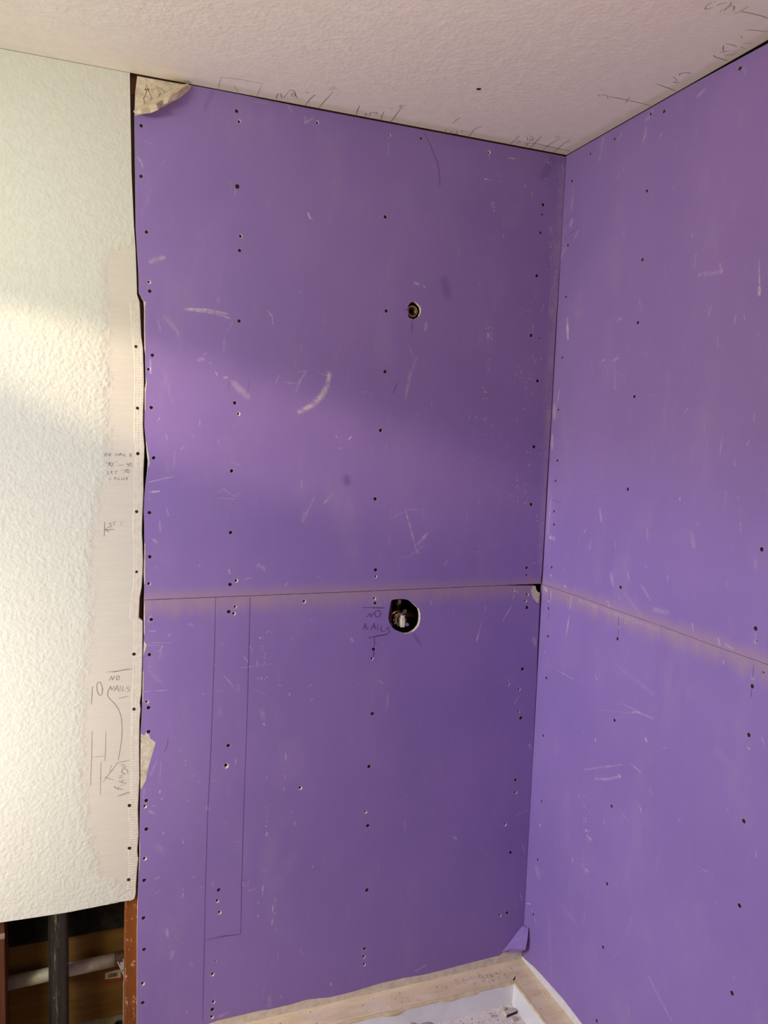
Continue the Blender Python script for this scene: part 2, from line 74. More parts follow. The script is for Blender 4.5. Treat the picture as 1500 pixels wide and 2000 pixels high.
R_SMUDGES = [([(-0.531,2.4434), (-0.5115,2.4368)],0.0056,0.26), ([(-0.3425,2.4181), (-0.3309,2.3977)],0.0023,0.5), ([(-0.4001,2.3952), (-0.3903,2.3901)],0.0035,0.25), ([(-0.1666,2.4402), (-0.1571,2.4073)],0.0023,0.4), ([(-0.246,2.4472), (-0.2324,2.4336)],0.0059,0.2), ([(-0.0448,2.3717), (-0.0399,2.3127)],0.0068,0.22), ([(-0.0462,2.2869), (-0.0404,2.2721)],0.0079,0.3), ([(-0.0819,2.2504), (-0.0563,2.222)],0.0049,0.2), ([(-0.2633,2.3639), (-0.2644,2.3526)],0.0034,0.22), ([(-0.2443,2.3458), (-0.2419,2.3391)],0.004,0.18), ([(-0.6133,2.0573), (-0.6192,2.0407), (-0.5533,2.0463)],0.0063,0.2), ([(-0.5394,2.094), (-0.5374,2.0685)],0.0059,0.12), ([(-0.7179,2.0462), (-0.7245,1.9924)],0.002,0.3), ([(-0.28,2.1976), (-0.2838,2.1895)],0.0072,0.12), ([(-0.5209,2.1399), (-0.5263,2.1323)],0.0036,0.16), ([(-0.3596,2.4602), (-0.3396,2.4468)],0.0091,0.16), ([(-0.1683,2.4547), (-0.1629,2.4451)],0.0104,0.14), ([(-0.6393,2.444), (-0.6449,2.4271)],0.0044,0.15), ([(-0.685,2.2031), (-0.6854,2.2024)],0.0011,0.3), ([(-0.4486,2.2632), (-0.4573,2.2508)],0.003,0.12), ([(-0.341,2.4325), (-0.3372,2.4164)],0.0016,0.35), ([(-0.0204,2.2154), (0.0065,2.1835)],0.004,0.3), ([(-0.7224,2.0127), (-0.7245,1.9918)],0.0027,0.4), ([(-0.7234,1.992), (-0.7249,1.9771)],0.0058,0.55), ([(-0.0516,2.0159), (-0.0537,1.995), (-0.0593,1.9614)],0.0079,0.5), ([(-0.5963,1.9718), (-0.5914,1.955)],0.0045,0.22), ([(-0.668,1.9449), (-0.6669,1.9277)],0.0025,0.3), ([(-0.6901,1.942), (-0.6932,1.9311)],0.0021,0.22), ([(-0.6217,1.9118), (-0.6251,1.8785)],0.0017,0.2), ([(-0.2721,1.9803), (-0.2941,1.9879)],0.0039,0.3), ([(-0.3548,2.0239), (-0.369,1.9933)],0.0037,0.15), ([(-0.2698,1.8827), (-0.2904,1.8886)],0.0063,0.26), ([(-0.2227,1.8845), (-0.2381,1.8891)],0.0045,0.22), ([(-0.0116,1.7752), (-0.015,1.7408)],0.0116,0.28), ([(-0.0262,1.7833), (-0.0304,1.8171)],0.0052,0.3), ([(-0.0085,1.6892), (-0.0097,1.6546)],0.0082,0.34), ([(-0.6562,1.6959), (-0.6541,1.6546)],0.0029,0.2), ([(-0.6012,1.7278), (-0.6038,1.7018)],0.0015,0.22), ([(-0.5396,1.7467), (-0.5502,1.7582)],0.002,0.25), ([(-0.7295,1.6875), (-0.723,1.6752)],0.0027,0.24), ([(-0.6959,1.6498), (-0.6974,1.6343)],0.0035,0.18), ([(-0.0813,1.648), (-0.0834,1.627)],0.0025,0.25), ([(-0.474,1.8393), (-0.4819,1.8114)],0.0063,0.1), ([(-0.7374,1.7418), (-0.737,1.7268)],0.0034,0.18), ([(-0.3932,1.8891), (-0.3961,1.887)],0.004,0.15), ([(-0.2775,1.867), (-0.2833,1.81)],0.0053,0.12), ([(-0.2828,1.8146), (-0.2921,1.8126)],0.0017,0.35), ([(-0.4248,1.7895), (-0.4355,1.7884)],0.0013,0.25), ([(-0.7302,1.9058), (-0.7312,1.8968)],0.0017,0.22), ([(-0.2279,1.5432), (-0.2294,1.5413)],0.002,0.45), ([(-0.5434,1.5524), (-0.5446,1.5505)],0.0018,0.5), ([(-0.6131,1.676), (-0.6134,1.6727)],0.0017,0.2), ([(-0.5126,1.776), (-0.5112,1.7659)],0.0018,0.2), ([(-0.6787,1.5767), (-0.6776,1.5671)],0.0047,0.18), ([(-0.7117,1.5731), (-0.7126,1.5639)],0.0016,0.3), ([(0.0065,2.1075), (0.0035,2.0398)],0.0047,0.14), ([(-0.1726,1.8943), (-0.1829,1.858)],0.0062,0.1), ([(-0.253,1.4969), (-0.2625,1.469)],0.0058,0.26), ([(-0.5864,1.4812), (-0.5991,1.4514)],0.009,0.15), ([(-0.3235,1.4277), (-0.3262,1.4071)],0.0015,0.5), ([(-0.3149,1.3412), (-0.3241,1.3144)],0.0071,0.28), ([(-0.3796,1.3527), (-0.3871,1.3383)],0.0034,0.34), ([(-0.4317,1.3349), (-0.4689,1.3041)],0.0047,0.2), ([(-0.1493,1.2501), (-0.1456,1.2117)],0.0037,0.4), ([(-0.1439,1.1912), (-0.1344,1.133)],0.0038,0.36), ([(-0.0282,1.0588), (-0.0331,1.0531)],0.0044,0.3), ([(-0.1022,1.0217), (-0.18,1.0205)],0.0018,0.4), ([(-0.2752,1.0606), (-0.2844,1.0515)],0.003,0.4), ([(-0.3851,1.0231), (-0.5083,1.0247)],0.0023,0.26), ([(-0.4343,1.0187), (-0.5026,1.0265)],0.0017,0.35), ([(-0.4232,1.0101), (-0.4403,1.0181)],0.0029,0.35), ([(-0.0097,1.2427), (-0.0229,1.2383)],0.0075,0.6), ([(-0.6879,1.2686), (-0.6937,1.2548)],0.0035,0.45), ([(-0.7055,1.2597), (-0.7295,1.256)],0.0034,0.3), ([(-0.6106,1.2808), (-0.6155,1.266)],0.0033,0.32), ([(-0.3095,1.2664), (-0.3173,1.2537)],0.0057,0.26), ([(-0.109,1.2689), (-0.1209,1.2667)],0.0047,0.3), ([(-0.6986,1.3925), (-0.702,1.3798)],0.0042,0.15), ([(-0.5219,1.3705), (-0.5226,1.3633)],0.0057,0.15), ([(-0.7696,1.4473), (-0.7709,1.4348)],0.0071,0.16), ([(-0.0237,1.3959), (-0.0485,1.3947)],0.008,0.5), ([(-0.0188,1.51), (-0.0146,1.404)],0.0049,0.18), ([(-0.2202,1.4136), (-0.2192,1.3881)],0.0024,0.3), ([(-0.1626,1.4144), (-0.1675,1.4021)],0.0025,0.3), ([(-0.4409,1.4703), (-0.4463,1.4445)],0.0041,0.18), ([(-0.1963,1.4402), (-0.1901,1.4309)],0.0027,0.3), ([(-0.0458,1.2428), (-0.0469,1.2153)],0.0025,0.5), ([(-0.7842,1.3031), (-0.786,1.2939)],0.0035,0.35), ([(-0.707,1.2228), (-0.7098,1.2169)],0.0027,0.3), ([(-0.1799,1.2433), (-0.503,1.2399)],0.0084,0.12), ([(-0.4848,1.2847), (-0.5303,1.2874)],0.0091,0.2), ([(-0.312,0.9793), (-0.4232,1.0101)],0.0027,0.1), ([(-0.3571,1.1142), (-0.5023,1.084)],0.0101,0.06), ([(-0.5444,1.5547), (-0.5449,1.5494)],0.0025,0.3), ([(-0.6035,1.5025), (-0.606,1.5011)],0.0032,0.2), ([(-0.724,1.5182), (-0.7259,1.4989)],0.0022,0.25), ([(-0.108,1.318), (-0.0969,1.3116)],0.0035,0.2), ([(-0.4442,1.3814), (-0.4472,1.38)],0.0032,0.2), ([(-0.3757,1.3004), (-0.4394,1.2591)],0.0073,0.12), ([(-0.2553,0.793), (-0.3243,0.8285), (-0.4076,0.8706)],0.0041,0.2), ([(-0.3001,0.7859), (-0.3539,0.8094), (-0.4044,0.838)],0.0051,0.22), ([(-0.3977,0.8394), (-0.4046,0.8359)],0.0037,0.45), ([(-0.4378,0.8862), (-0.4765,0.8809)],0.0028,0.32), ([(-0.4855,0.9695), (-0.4909,0.9635)],0.0039,0.42), ([(-0.2943,0.8937), (-0.2949,0.8872)],0.0034,0.34), ([(-0.4812,0.7989), (-0.4899,0.7844)],0.002,0.42), ([(-0.3501,0.697), (-0.3536,0.6898)],0.0036,0.26), ([(-0.8197,1.1016), (-0.8284,1.0875)],0.0018,0.26), ([(-0.0101,0.2625), (-0.0282,0.2724)],0.0029,0.55), ([(-0.5136,0.855), (-0.5203,0.8459)],0.0073,0.08), ([(-0.2859,0.5268), (-0.3006,0.5281)],0.003,0.5), ([(-0.2266,0.5224), (-0.2286,0.5178)],0.0028,0.55), ([(-0.2753,0.6325), (-0.2863,0.6335)],0.0042,0.4), ([(-0.2839,0.6207), (-0.3062,0.6184)],0.0047,0.3), ([(-0.0499,0.4006), (-0.0653,0.3835)],0.014,0.16), ([(-0.1165,0.4926), (-0.122,0.4806)],0.0033,0.2), ([(-0.8311,0.8682), (-0.8304,0.8541)],0.0023,0.18), ([(-0.2373,0.8969), (-0.2459,0.8864)],0.0041,0.15), ([(-0.7484,0.918), (-0.7513,0.9122)],0.0028,0.16), ([(-0.4129,0.7538), (-0.4463,0.7401)],0.0053,0.08), ([(-0.7378,0.7048), (-0.7426,0.7039)],0.0021,0.22), ([(-0.6137,0.8266), (-0.6166,0.8241)],0.0046,0.15), ([(-0.7125,1.0245), (-0.7384,1.0172)],0.0143,0.07), ([(-0.2488,0.7078), (-0.2333,0.71)],0.0036,0.2), ([(-0.2878,0.6916), (-0.2887,0.6897)],0.002,0.5), ([(-0.0359,0.2623), (-0.0666,0.2343)],0.0036,0.3), ([(-0.5532,0.4054), (-0.5902,0.382), (-0.637,0.3577)],0.0067,0.14), ([(-0.4864,0.2803), (-0.4981,0.2585)],0.0025,0.18), ([(-0.8006,0.5789), (-0.8032,0.5753)],0.0027,0.25), ([(-0.1168,0.1405), (-0.1212,0.141)],0.0035,0.35), ([(-0.2937,0.4124), (-0.2937,0.3748)],0.003,0.16), ([(-0.4253,0.3692), (-0.4484,0.4023)],0.0028,0.1), ([(-0.1882,0.3674), (-0.2614,0.3545)],0.0097,0.06), ([(-0.1262,0.3098), (-0.1571,0.1326)],0.0136,0.06), ([(-0.4863,0.5303), (-0.4684,0.459)],0.0079,0.05)]
SPECKS = [(-0.2267,2.2999,0.0015,0.61), (-0.2203,2.314,0.0011,0.71), (-0.2268,2.3085,0.0022,0.56), (-0.2158,2.3032,0.0018,0.42), (-0.219,2.2919,0.0017,0.67), (-0.2195,2.3142,0.0019,0.61), (-0.2263,2.3142,0.0021,0.56), (-0.2174,2.2918,0.0019,0.75), (-0.1888,2.2334,0.0016,0.88), (-0.1874,2.273,0.0012,0.53), (-0.1857,2.2542,0.0018,0.57), (-0.1892,2.2566,0.0015,0.71), (-0.187,2.2278,0.0019,0.88), (-0.1847,2.2232,0.0018,0.5), (-0.1848,2.2247,0.0021,0.7), (-0.1883,2.2665,0.002,0.7), (-0.2149,2.2211,0.002,1), (-0.2155,2.1974,0.0016,0.56), (-0.2136,2.1986,0.0021,0.5), (-0.0634,2.3983,0.0019,0.67), (-0.059,2.3687,0.0017,1), (-0.0663,2.3969,0.0018,0.5), (-0.0667,2.3861,0.0018,0.57), (-0.0673,2.3712,0.0014,1), (-0.0601,2.3881,0.0016,0.77), (-0.0296,2.3797,0.0017,0.83), (-0.0275,2.3844,0.0016,0.88), (-0.0337,2.3935,0.0022,0.77), (-0.0322,2.4078,0.0016,0.8), (-0.0344,2.3781,0.0018,0.51), (-0.0297,2.3238,0.0018,0.51), (-0.029,2.3195,0.0011,0.39), (-0.0289,2.3158,0.0014,0.55), (-0.0351,2.2633,0.0015,0.49), (-0.0372,2.2472,0.0014,0.52), (-0.0337,2.2803,0.0017,0.67), (-0.0393,2.2684,0.002,0.46), (-0.0402,2.2561,0.0019,0.4), (-0.0388,2.2621,0.002,0.54), (-0.0321,2.2723,0.0015,0.63), (-0.0306,2.2563,0.0013,0.41), (-0.0365,2.2706,0.002,0.71), (-0.0408,2.265,0.002,0.63), (-0.0321,2.2622,0.0012,0.48), (-0.0326,2.2664,0.0015,0.54), (-0.0371,2.2579,0.0021,0.43), (-0.0409,2.2268,0.0021,0.77), (-0.035,2.2271,0.0021,0.45), (-0.0311,2.2341,0.0018,0.58), (-0.0354,2.2155,0.0014,0.39), (-0.0326,2.2185,0.002,0.38), (-0.0283,2.1989,0.0021,0.74), (-0.0287,2.2046,0.0011,0.67), (-0.0367,2.2174,0.0018,0.58), (-0.0323,2.1863,0.0018,0.5), (-0.0341,2.1899,0.0016,0.69), (-0.0352,2.2226,0.0017,0.7), (-0.0758,2.0739,0.0021,0.93), (-0.0679,2.1007,0.0018,0.96), (-0.0786,2.0909,0.0014,0.78), (-0.0728,2.0848,0.002,0.48), (-0.0788,2.0957,0.0012,0.52), (-0.0639,2.073,0.0012,0.76), (-0.1123,2.0367,0.0015,0.63), (-0.1018,2.0361,0.0013,0.5), (-0.1192,2.0282,0.0019,0.52), (-0.1216,2.0404,0.0015,0.61), (-0.0942,2.0362,0.002,0.62), (-0.1077,2.0352,0.0016,0.66), (-0.2203,1.9797,0.0016,0.46), (-0.2176,1.9799,0.0012,0.54), (-0.2199,1.9752,0.0021,0.52), (-0.2091,1.9782,0.0014,0.55), (-0.2271,1.9762,0.0018,0.73), (-0.2117,1.9811,0.0019,0.6), (-0.2278,1.9817,0.0011,0.42), (-0.2129,1.9962,0.0012,0.4), (-0.2082,1.9659,0.0011,0.83), (-0.2209,1.9377,0.0018,0.83), (-0.206,1.9496,0.002,0.44), (-0.2096,1.9521,0.0019,0.47), (-0.209,1.9348,0.0012,0.58), (-0.2127,1.9389,0.0014,0.51), (-0.219,1.9471,0.0019,0.61), (-0.2173,1.9562,0.0015,0.62), (-0.2224,1.9516,0.0022,0.62), (-0.2108,1.9664,0.0019,0.79), (-0.2113,1.9518,0.0016,0.74), (-0.208,1.9671,0.0012,0.79), (-0.2068,1.9521,0.0016,0.77), (-0.221,1.9612,0.0013,0.71), (-0.2187,1.9629,0.0019,0.89), (-0.218,1.9436,0.0016,0.84), (-0.2525,2.0258,0.0013,0.25), (-0.2534,2.022,0.0013,0.34), (-0.2545,2.0092,0.0013,0.52), (-0.2531,2.015,0.0016,0.47), (-0.2494,2.0167,0.0016,0.44), (-0.1983,2.3865,0.0019,0.76), (-0.2092,2.389,0.0014,0.66), (-0.2025,2.3727,0.002,0.46), (-0.2168,2.3872,0.0013,0.66), (-0.0155,2.1211,0.0014,0.6), (-0.024,2.1519,0.0019,0.33), (-0.0248,2.1245,0.0014,0.42), (-0.0198,2.1356,0.0011,0.42), (-0.0223,2.148,0.0013,0.5), (-0.0166,2.1549,0.0017,0.34), (-0.0234,2.1359,0.0012,0.61), (-0.0184,2.1742,0.0021,0.43), (-0.0386,2.1555,0.0014,0.54), (-0.042,2.1539,0.0014,0.56), (-0.0332,2.1582,0.0017,0.34), (-0.0778,1.9856,0.0019,0.64), (-0.0775,1.9928,0.0018,0.62), (-0.0795,1.963,0.0018,0.41), (-0.0741,1.9947,0.0015,0.66), (-0.0763,1.9773,0.0018,0.55), (-0.08,1.9928,0.0012,0.66), (-0.2102,1.9497,0.0019,0.6), (-0.2187,1.9543,0.0021,0.44), (-0.2149,1.959,0.0019,0.59), (-0.2175,1.9537,0.0017,0.8), (-0.2164,1.9393,0.0012,0.55), (-0.2219,1.9628,0.002,0.78), (-0.2204,1.9605,0.0016,0.78), (-0.2088,1.943,0.0018,0.49), (-0.2168,1.9606,0.0017,0.7), (-0.22,1.9585,0.002,0.43), (-0.2116,1.8609,0.0021,0.43), (-0.2165,1.8733,0.0018,0.64), (-0.2149,1.8851,0.002,0.47), (-0.2154,1.8674,0.0011,0.57), (-0.2149,1.8772,0.0017,0.46), (-0.2227,1.8751,0.0011,0.48), (-0.2153,1.8791,0.0017,0.64), (-0.2118,1.892,0.002,0.52), (-0.2255,1.8819,0.0014,0.33), (-0.216,1.859,0.0015,0.6), (-0.2151,1.8919,0.002,0.51), (-0.2099,1.8682,0.0019,0.42), (-0.2122,1.7846,0.002,0.63), (-0.214,1.8031,0.0012,0.44), (-0.2261,1.8142,0.0013,0.66), (-0.2149,1.8009,0.0016,0.74), (-0.2217,1.8035,0.0019,0.62), (-0.2228,1.7854,0.0019,0.6), (-0.2204,1.8009,0.0018,0.53), (-0.2273,1.8138,0.002,0.49), (-0.2197,1.8148,0.0013,0.5), (-0.2207,1.8158,0.0011,0.47), (-0.2239,1.8023,0.0012,0.43), (-0.2194,1.806,0.0019,0.45), (-0.2244,1.778,0.0011,0.64), (-0.2259,1.793,0.0016,0.36), (-0.2237,1.7806,0.0012,0.32), (-0.2235,1.7841,0.002,0.46), (-0.2227,1.7829,0.0014,0.39), (-0.247,1.7308,0.0015,0.47), (-0.25,1.7284,0.0018,0.42), (-0.2654,1.7336,0.0013,0.44), (-0.2647,1.7299,0.0021,0.52), (-0.2434,1.7319,0.002,0.87), (-0.2443,1.7348,0.0014,0.72), (-0.2134,1.7324,0.0014,0.96), (-0.2241,1.7269,0.0015,0.86), (-0.2136,1.7309,0.0019,0.89), (-0.2144,1.7246,0.0021,0.68), (-0.2203,1.7297,0.002,0.75), (-0.1979,1.71,0.0019,0.51), (-0.1908,1.7029,0.0016,0.35), (-0.1915,1.7151,0.0016,0.57), (-0.1919,1.7126,0.0014,0.6), (-0.191,1.6864,0.0021,0.46), (-0.1874,1.6914,0.0015,0.43), (-0.129,1.8624,0.0022,0.34), (-0.1155,1.8777,0.0012,0.53), (-0.1252,1.8802,0.0013,0.53), (-0.1153,1.8827,0.0014,0.64), (-0.1243,1.8544,0.0016,0.57), (-0.1125,1.8438,0.0017,0.37), (-0.1269,1.8786,0.002,0.34), (-0.1288,1.8339,0.0013,0.61), (-0.1284,1.8591,0.0013,0.59), (-0.1126,1.8512,0.0019,0.61), (-0.1205,1.8526,0.0016,0.34), (-0.1063,1.8539,0.002,0.37), (-0.1153,1.8599,0.0019,0.33), (-0.1208,1.8586,0.0012,0.49), (-0.1097,1.8624,0.0018,0.51), (-0.1251,1.865,0.0022,0.42), (-0.1196,1.8788,0.0013,0.36), (-0.1031,1.8475,0.0021,0.65), (-0.1118,1.8366,0.0017,0.45), (-0.1021,1.8386,0.0021,0.47), (-0.1087,1.8632,0.0022,0.62), (-0.1211,1.8359,0.0013,0.33), (-0.1105,1.8688,0.0017,0.52), (-0.1289,1.845,0.0014,0.45), (-0.0814,1.85,0.0019,0.48), (-0.0858,1.8684,0.0016,0.39), (-0.0839,1.849,0.0019,0.77), (-0.0723,1.8449,0.0015,0.43), (-0.0825,1.8617,0.0017,0.59), (-0.0809,1.8453,0.0014,0.55), (-0.0738,1.8477,0.0014,0.46), (-0.0769,1.8811,0.0012,0.58), (-0.0802,1.8744,0.0012,0.45), (-0.0763,1.862,0.0022,0.69), (-0.0745,1.8802,0.0013,0.37), (-0.0812,1.867,0.0012,0.59), (-0.0751,1.9048,0.0014,0.7), (-0.0714,1.9068,0.0011,0.54), (-0.0681,1.8931,0.0021,0.7), (-0.0737,1.9109,0.0019,0.69), (-0.0692,1.8877,0.0017,0.48), (-0.0748,1.9148,0.0018,0.74), (-0.0652,1.9003,0.0018,0.75), (-0.066,1.8957,0.0016,0.58), (-0.0478,1.9078,0.0019,0.91), (-0.0454,1.9057,0.0015,0.64), (-0.0439,1.9053,0.0022,0.5), (-0.0915,1.8205,0.0016,0.6), (-0.0853,1.8001,0.0018,0.31), (-0.0889,1.8192,0.0016,0.4), (-0.0865,1.801,0.0012,0.53), (-0.091,1.8209,0.0021,0.64), (-0.0893,1.8372,0.0021,0.36), (-0.0899,1.8051,0.0014,0.39), (-0.084,1.7995,0.0014,0.44), (-0.093,1.8402,0.0014,0.64), (-0.0947,1.8351,0.0013,0.33), (-0.1134,1.7292,0.002,0.83), (-0.1116,1.7368,0.0014,1), (-0.1173,1.7339,0.0016,0.63), (-0.0459,1.7152,0.0014,1), (-0.046,1.6783,0.0013,1), (-0.0436,1.6895,0.0013,0.51), (-0.0443,1.7098,0.0013,0.94), (-0.044,1.7152,0.0022,0.78), (-0.0357,1.655,0.0015,1), (-0.0362,1.6544,0.0013,0.55), (-0.0347,1.6375,0.0012,0.59), (-0.0311,1.6358,0.0022,0.62), (-0.0714,1.6024,0.0016,0.76), (-0.0745,1.6424,0.0015,0.79), (-0.0657,1.619,0.0016,0.68), (-0.0711,1.6204,0.002,0.52), (-0.0677,1.6032,0.002,0.51), (-0.0621,1.6074,0.0013,0.55), (-0.0762,1.641,0.0022,0.62), (-0.0654,1.6386,0.0011,0.85), (-0.0644,1.6008,0.0019,0.68), (-0.0672,1.6395,0.0017,0.64), (-0.1249,1.612,0.0015,0.38), (-0.1234,1.6241,0.0015,0.41), (-0.1159,1.5978,0.002,0.47), (-0.1226,1.5959,0.0014,0.27), (-0.1211,1.6064,0.0015,0.42), (-0.1227,1.5964,0.0016,0.37), (-0.0998,1.4982,0.0022,0.68), (-0.1018,1.5205,0.0012,0.63), (-0.0978,1.5067,0.0012,0.84), (-0.1004,1.489,0.0015,0.53), (-0.0996,1.4974,0.0016,0.85), (-0.101,1.5426,0.0014,0.67), (-0.1034,1.5417,0.0018,0.85), (-0.1031,1.5612,0.0013,0.6), (-0.1029,1.5618,0.0012,0.58), (-0.1061,1.5712,0.0017,0.87), (-0.1005,1.5101,0.002,0.83), (-0.099,1.5358,0.0019,0.48), (-0.0996,1.5412,0.0016,0.86), (-0.1052,1.5574,0.002,0.71), (-0.1076,1.5713,0.0015,0.42), (-0.101,1.558,0.0014,0.61), (-0.0741,1.5226,0.0018,0.64), (-0.0765,1.5458,0.0022,0.65), (-0.08,1.5219,0.0019,0.78), (-0.082,1.5519,0.0016,0.54), (-0.0671,1.4952,0.0015,0.54), (-0.0712,1.4911,0.0013,0.52), (-0.0791,1.508,0.0011,0.75), (-0.0733,1.5127,0.0012,0.46), (-0.0729,1.493,0.0017,0.48), (-0.0666,1.5067,0.0017,0.44), (-0.0751,1.49,0.0012,0.58), (-0.0729,1.528,0.0019,0.74), (-0.068,1.5013,0.0013,0.39), (-0.0757,1.5309,0.0013,0.73), (-0.0766,1.4954,0.0021,0.41), (-0.0686,1.5251,0.0013,0.44), (-0.0804,1.5179,0.0015,0.72), (-0.0712,1.5487,0.0015,0.52), (-0.0795,1.5352,0.0014,0.65), (-0.0778,1.5449,0.0013,0.55), (-0.0319,1.4514,0.0019,0.6), (-0.0306,1.4402,0.0013,0.9), (-0.0324,1.4423,0.0018,0.83), (-0.033,1.4572,0.002,0.96), (-0.0317,1.4411,0.0014,0.98), (-0.0692,1.4223,0.002,0.65), (-0.0711,1.4087,0.0016,0.36), (-0.0689,1.4202,0.0019,0.5), (-0.224,1.4952,0.002,0.56), (-0.2204,1.4906,0.0016,0.57), (-0.2201,1.4912,0.0013,0.4), (-0.219,1.4949,0.0014,0.73), (-0.2612,1.7353,0.0022,0.41), (-0.2638,1.7518,0.0011,0.38), (-0.2638,1.7478,0.0016,0.35), (-0.2689,1.7247,0.0017,0.3), (-0.2712,1.7341,0.0015,0.39), (-0.2709,1.7446,0.0013,0.31), (-0.2667,1.7638,0.0012,0.33), (-0.2702,1.7373,0.0013,0.23), (-0.2449,1.6133,0.0021,0.29), (-0.2511,1.6561,0.0014,0.25), (-0.2357,1.654,0.0021,0.28), (-0.2495,1.6464,0.0022,0.22), (-0.2451,1.634,0.0013,0.23), (-0.2327,1.6202,0.0019,0.37), (-0.07,1.8087,0.0019,0.53), (-0.0671,1.807,0.0015,0.79), (-0.0931,1.7632,0.0014,0.67), (-0.0919,1.7619,0.0019,0.67), (-0.1172,1.5183,0.002,0.39), (-0.12,1.5167,0.0015,0.32), (-0.1272,1.516,0.0013,0.57), (-0.1205,1.5129,0.002,0.55), (-0.2508,1.4165,0.0017,0.67), (-0.2476,1.4151,0.0013,0.77), (-0.2197,1.6856,0.0019,0.42), (-0.2211,1.6844,0.0018,0.43), (-0.8381,1.1088,0.0021,0.31), (-0.8401,1.1391,0.002,0.39), (-0.8341,1.088,0.0018,0.35), (-0.8325,1.1431,0.0014,0.49), (-0.8383,1.1418,0.0017,0.37), (-0.8295,1.1374,0.002,0.39), (-0.8309,1.1184,0.0018,0.37), (-0.8373,1.1184,0.002,0.38), (-0.8373,1.1204,0.0012,0.37), (-0.8333,1.1129,0.0018,0.36), (-0.8399,1.1422,0.0015,0.33), (-0.8337,1.1286,0.0019,0.46), (-0.8321,1.1023,0.0017,0.4), (-0.8368,1.14,0.002,0.43), (-0.8267,1.0735,0.0017,0.47), (-0.8245,1.0989,0.0022,0.32), (-0.8245,1.071,0.0012,0.43), (-0.8241,1.095,0.0021,0.4), (-0.8276,1.088,0.0011,0.49), (-0.8206,1.0737,0.0012,0.48), (-0.8253,1.0879,0.0014,0.37), (-0.8266,1.0831,0.0012,0.57), (-0.8271,1.0723,0.0013,0.3), (-0.8218,1.0858,0.0019,0.43), (-0.8162,1.1562,0.0018,0.67), (-0.8084,1.1565,0.0012,0.75), (-0.8091,1.1526,0.0019,0.69), (-0.8218,1.1529,0.0018,0.43), (-0.7542,1.1315,0.0014,0.47), (-0.7547,1.1365,0.0018,0.56), (-0.7501,1.1347,0.0013,0.42), (-0.8465,1.0349,0.0017,0.41), (-0.8407,1.0358,0.0012,0.29), (-0.8325,1.0334,0.0021,0.4), (-0.8375,1.0296,0.0011,0.45), (-0.8245,1.0302,0.0019,0.32), (-0.8414,1.0348,0.0013,0.41), (-0.8278,1.0217,0.0012,0.45), (-0.8332,1.0305,0.0017,0.36), (-0.8419,1.0308,0.0018,0.44), (-0.8194,1.0339,0.0021,0.46), (-0.6959,1.1601,0.0013,0.46), (-0.6941,1.1808,0.0018,0.51), (-0.7015,1.1634,0.0021,0.36), (-0.7039,1.1791,0.002,0.36), (-1.0235,0.8211,0.0021,0.54), (-1.0246,0.7932,0.0014,0.61), (-1.0207,0.8297,0.0012,0.85), (-1.024,0.8334,0.0021,0.53), (-1.0745,0.743,0.0014,0.38), (-1.0787,0.7414,0.0015,0.48), (-1.0816,0.7392,0.0021,0.56), (-1.0755,0.7456,0.0014,0.37), (-1.0769,0.6481,0.0021,0.99), (-1.0745,0.6519,0.0016,0.51), (-1.0837,0.4975,0.0014,0.88), (-1.092,0.4916,0.0014,0.75), (-1.0931,0.4921,0.0015,0.59), (-1.0866,0.4944,0.0014,0.48), (-1.0264,0.4911,0.0021,0.5), (-1.0288,0.4886,0.0012,0.49), (-1.0265,0.4874,0.0015,0.48), (-0.8134,0.6795,0.0016,0.8), (-0.8135,0.6828,0.0013,0.84), (-0.7402,0.6554,0.0017,1), (-0.8093,0.6089,0.0015,0.36), (-0.8073,0.6072,0.0016,0.55), (-0.8081,0.6046,0.0013,0.77), (-0.8121,0.6034,0.0013,0.69), (-0.8161,0.5045,0.0017,0.59), (-0.8084,0.4991,0.0022,0.32), (-0.8145,0.5041,0.0019,0.46), (-0.8097,0.4998,0.0022,0.54), (-0.9708,0.5646,0.0012,0.73), (-0.9745,0.5667,0.002,0.48), (-0.9785,0.4867,0.0013,0.55), (-0.9813,0.4852,0.0021,0.38), (-0.8113,0.6267,0.0018,0.45), (-0.8121,0.6634,0.0013,0.39), (-0.8105,0.653,0.0017,0.28), (-0.8109,0.6416,0.0017,0.43), (-0.814,0.6279,0.002,0.48), (-0.8725,0.4756,0.0013,0.49), (-0.8675,0.4708,0.0017,0.44), (-0.8713,0.4729,0.0019,0.46), (-0.8721,0.4796,0.0021,0.44), (-0.8624,0.4695,0.0022,0.36), (-1.0382,0.8662,0.0015,0.51), (-1.0371,0.8595,0.0018,0.46), (-0.2523,0.5068,0.0018,0.57), (-0.2551,0.5086,0.002,0.44), (-0.2501,0.5103,0.002,0.39), (-0.2559,0.5094,0.0019,0.45), (-0.2604,0.5141,0.0017,0.6), (-0.2655,0.5143,0.0013,0.76), (-0.4877,0.6145,0.0014,0.32), (-0.4824,0.6123,0.0011,0.27), (-0.4874,0.6219,0.002,0.25), (-0.49,0.614,0.0017,0.28), (-0.4818,0.6144,0.0015,0.19), (-0.1583,0.459,0.0017,0.25), (-0.1681,0.4788,0.0013,0.2), (-0.1528,0.4458,0.0014,0.33), (-0.1579,0.4759,0.0019,0.23)]
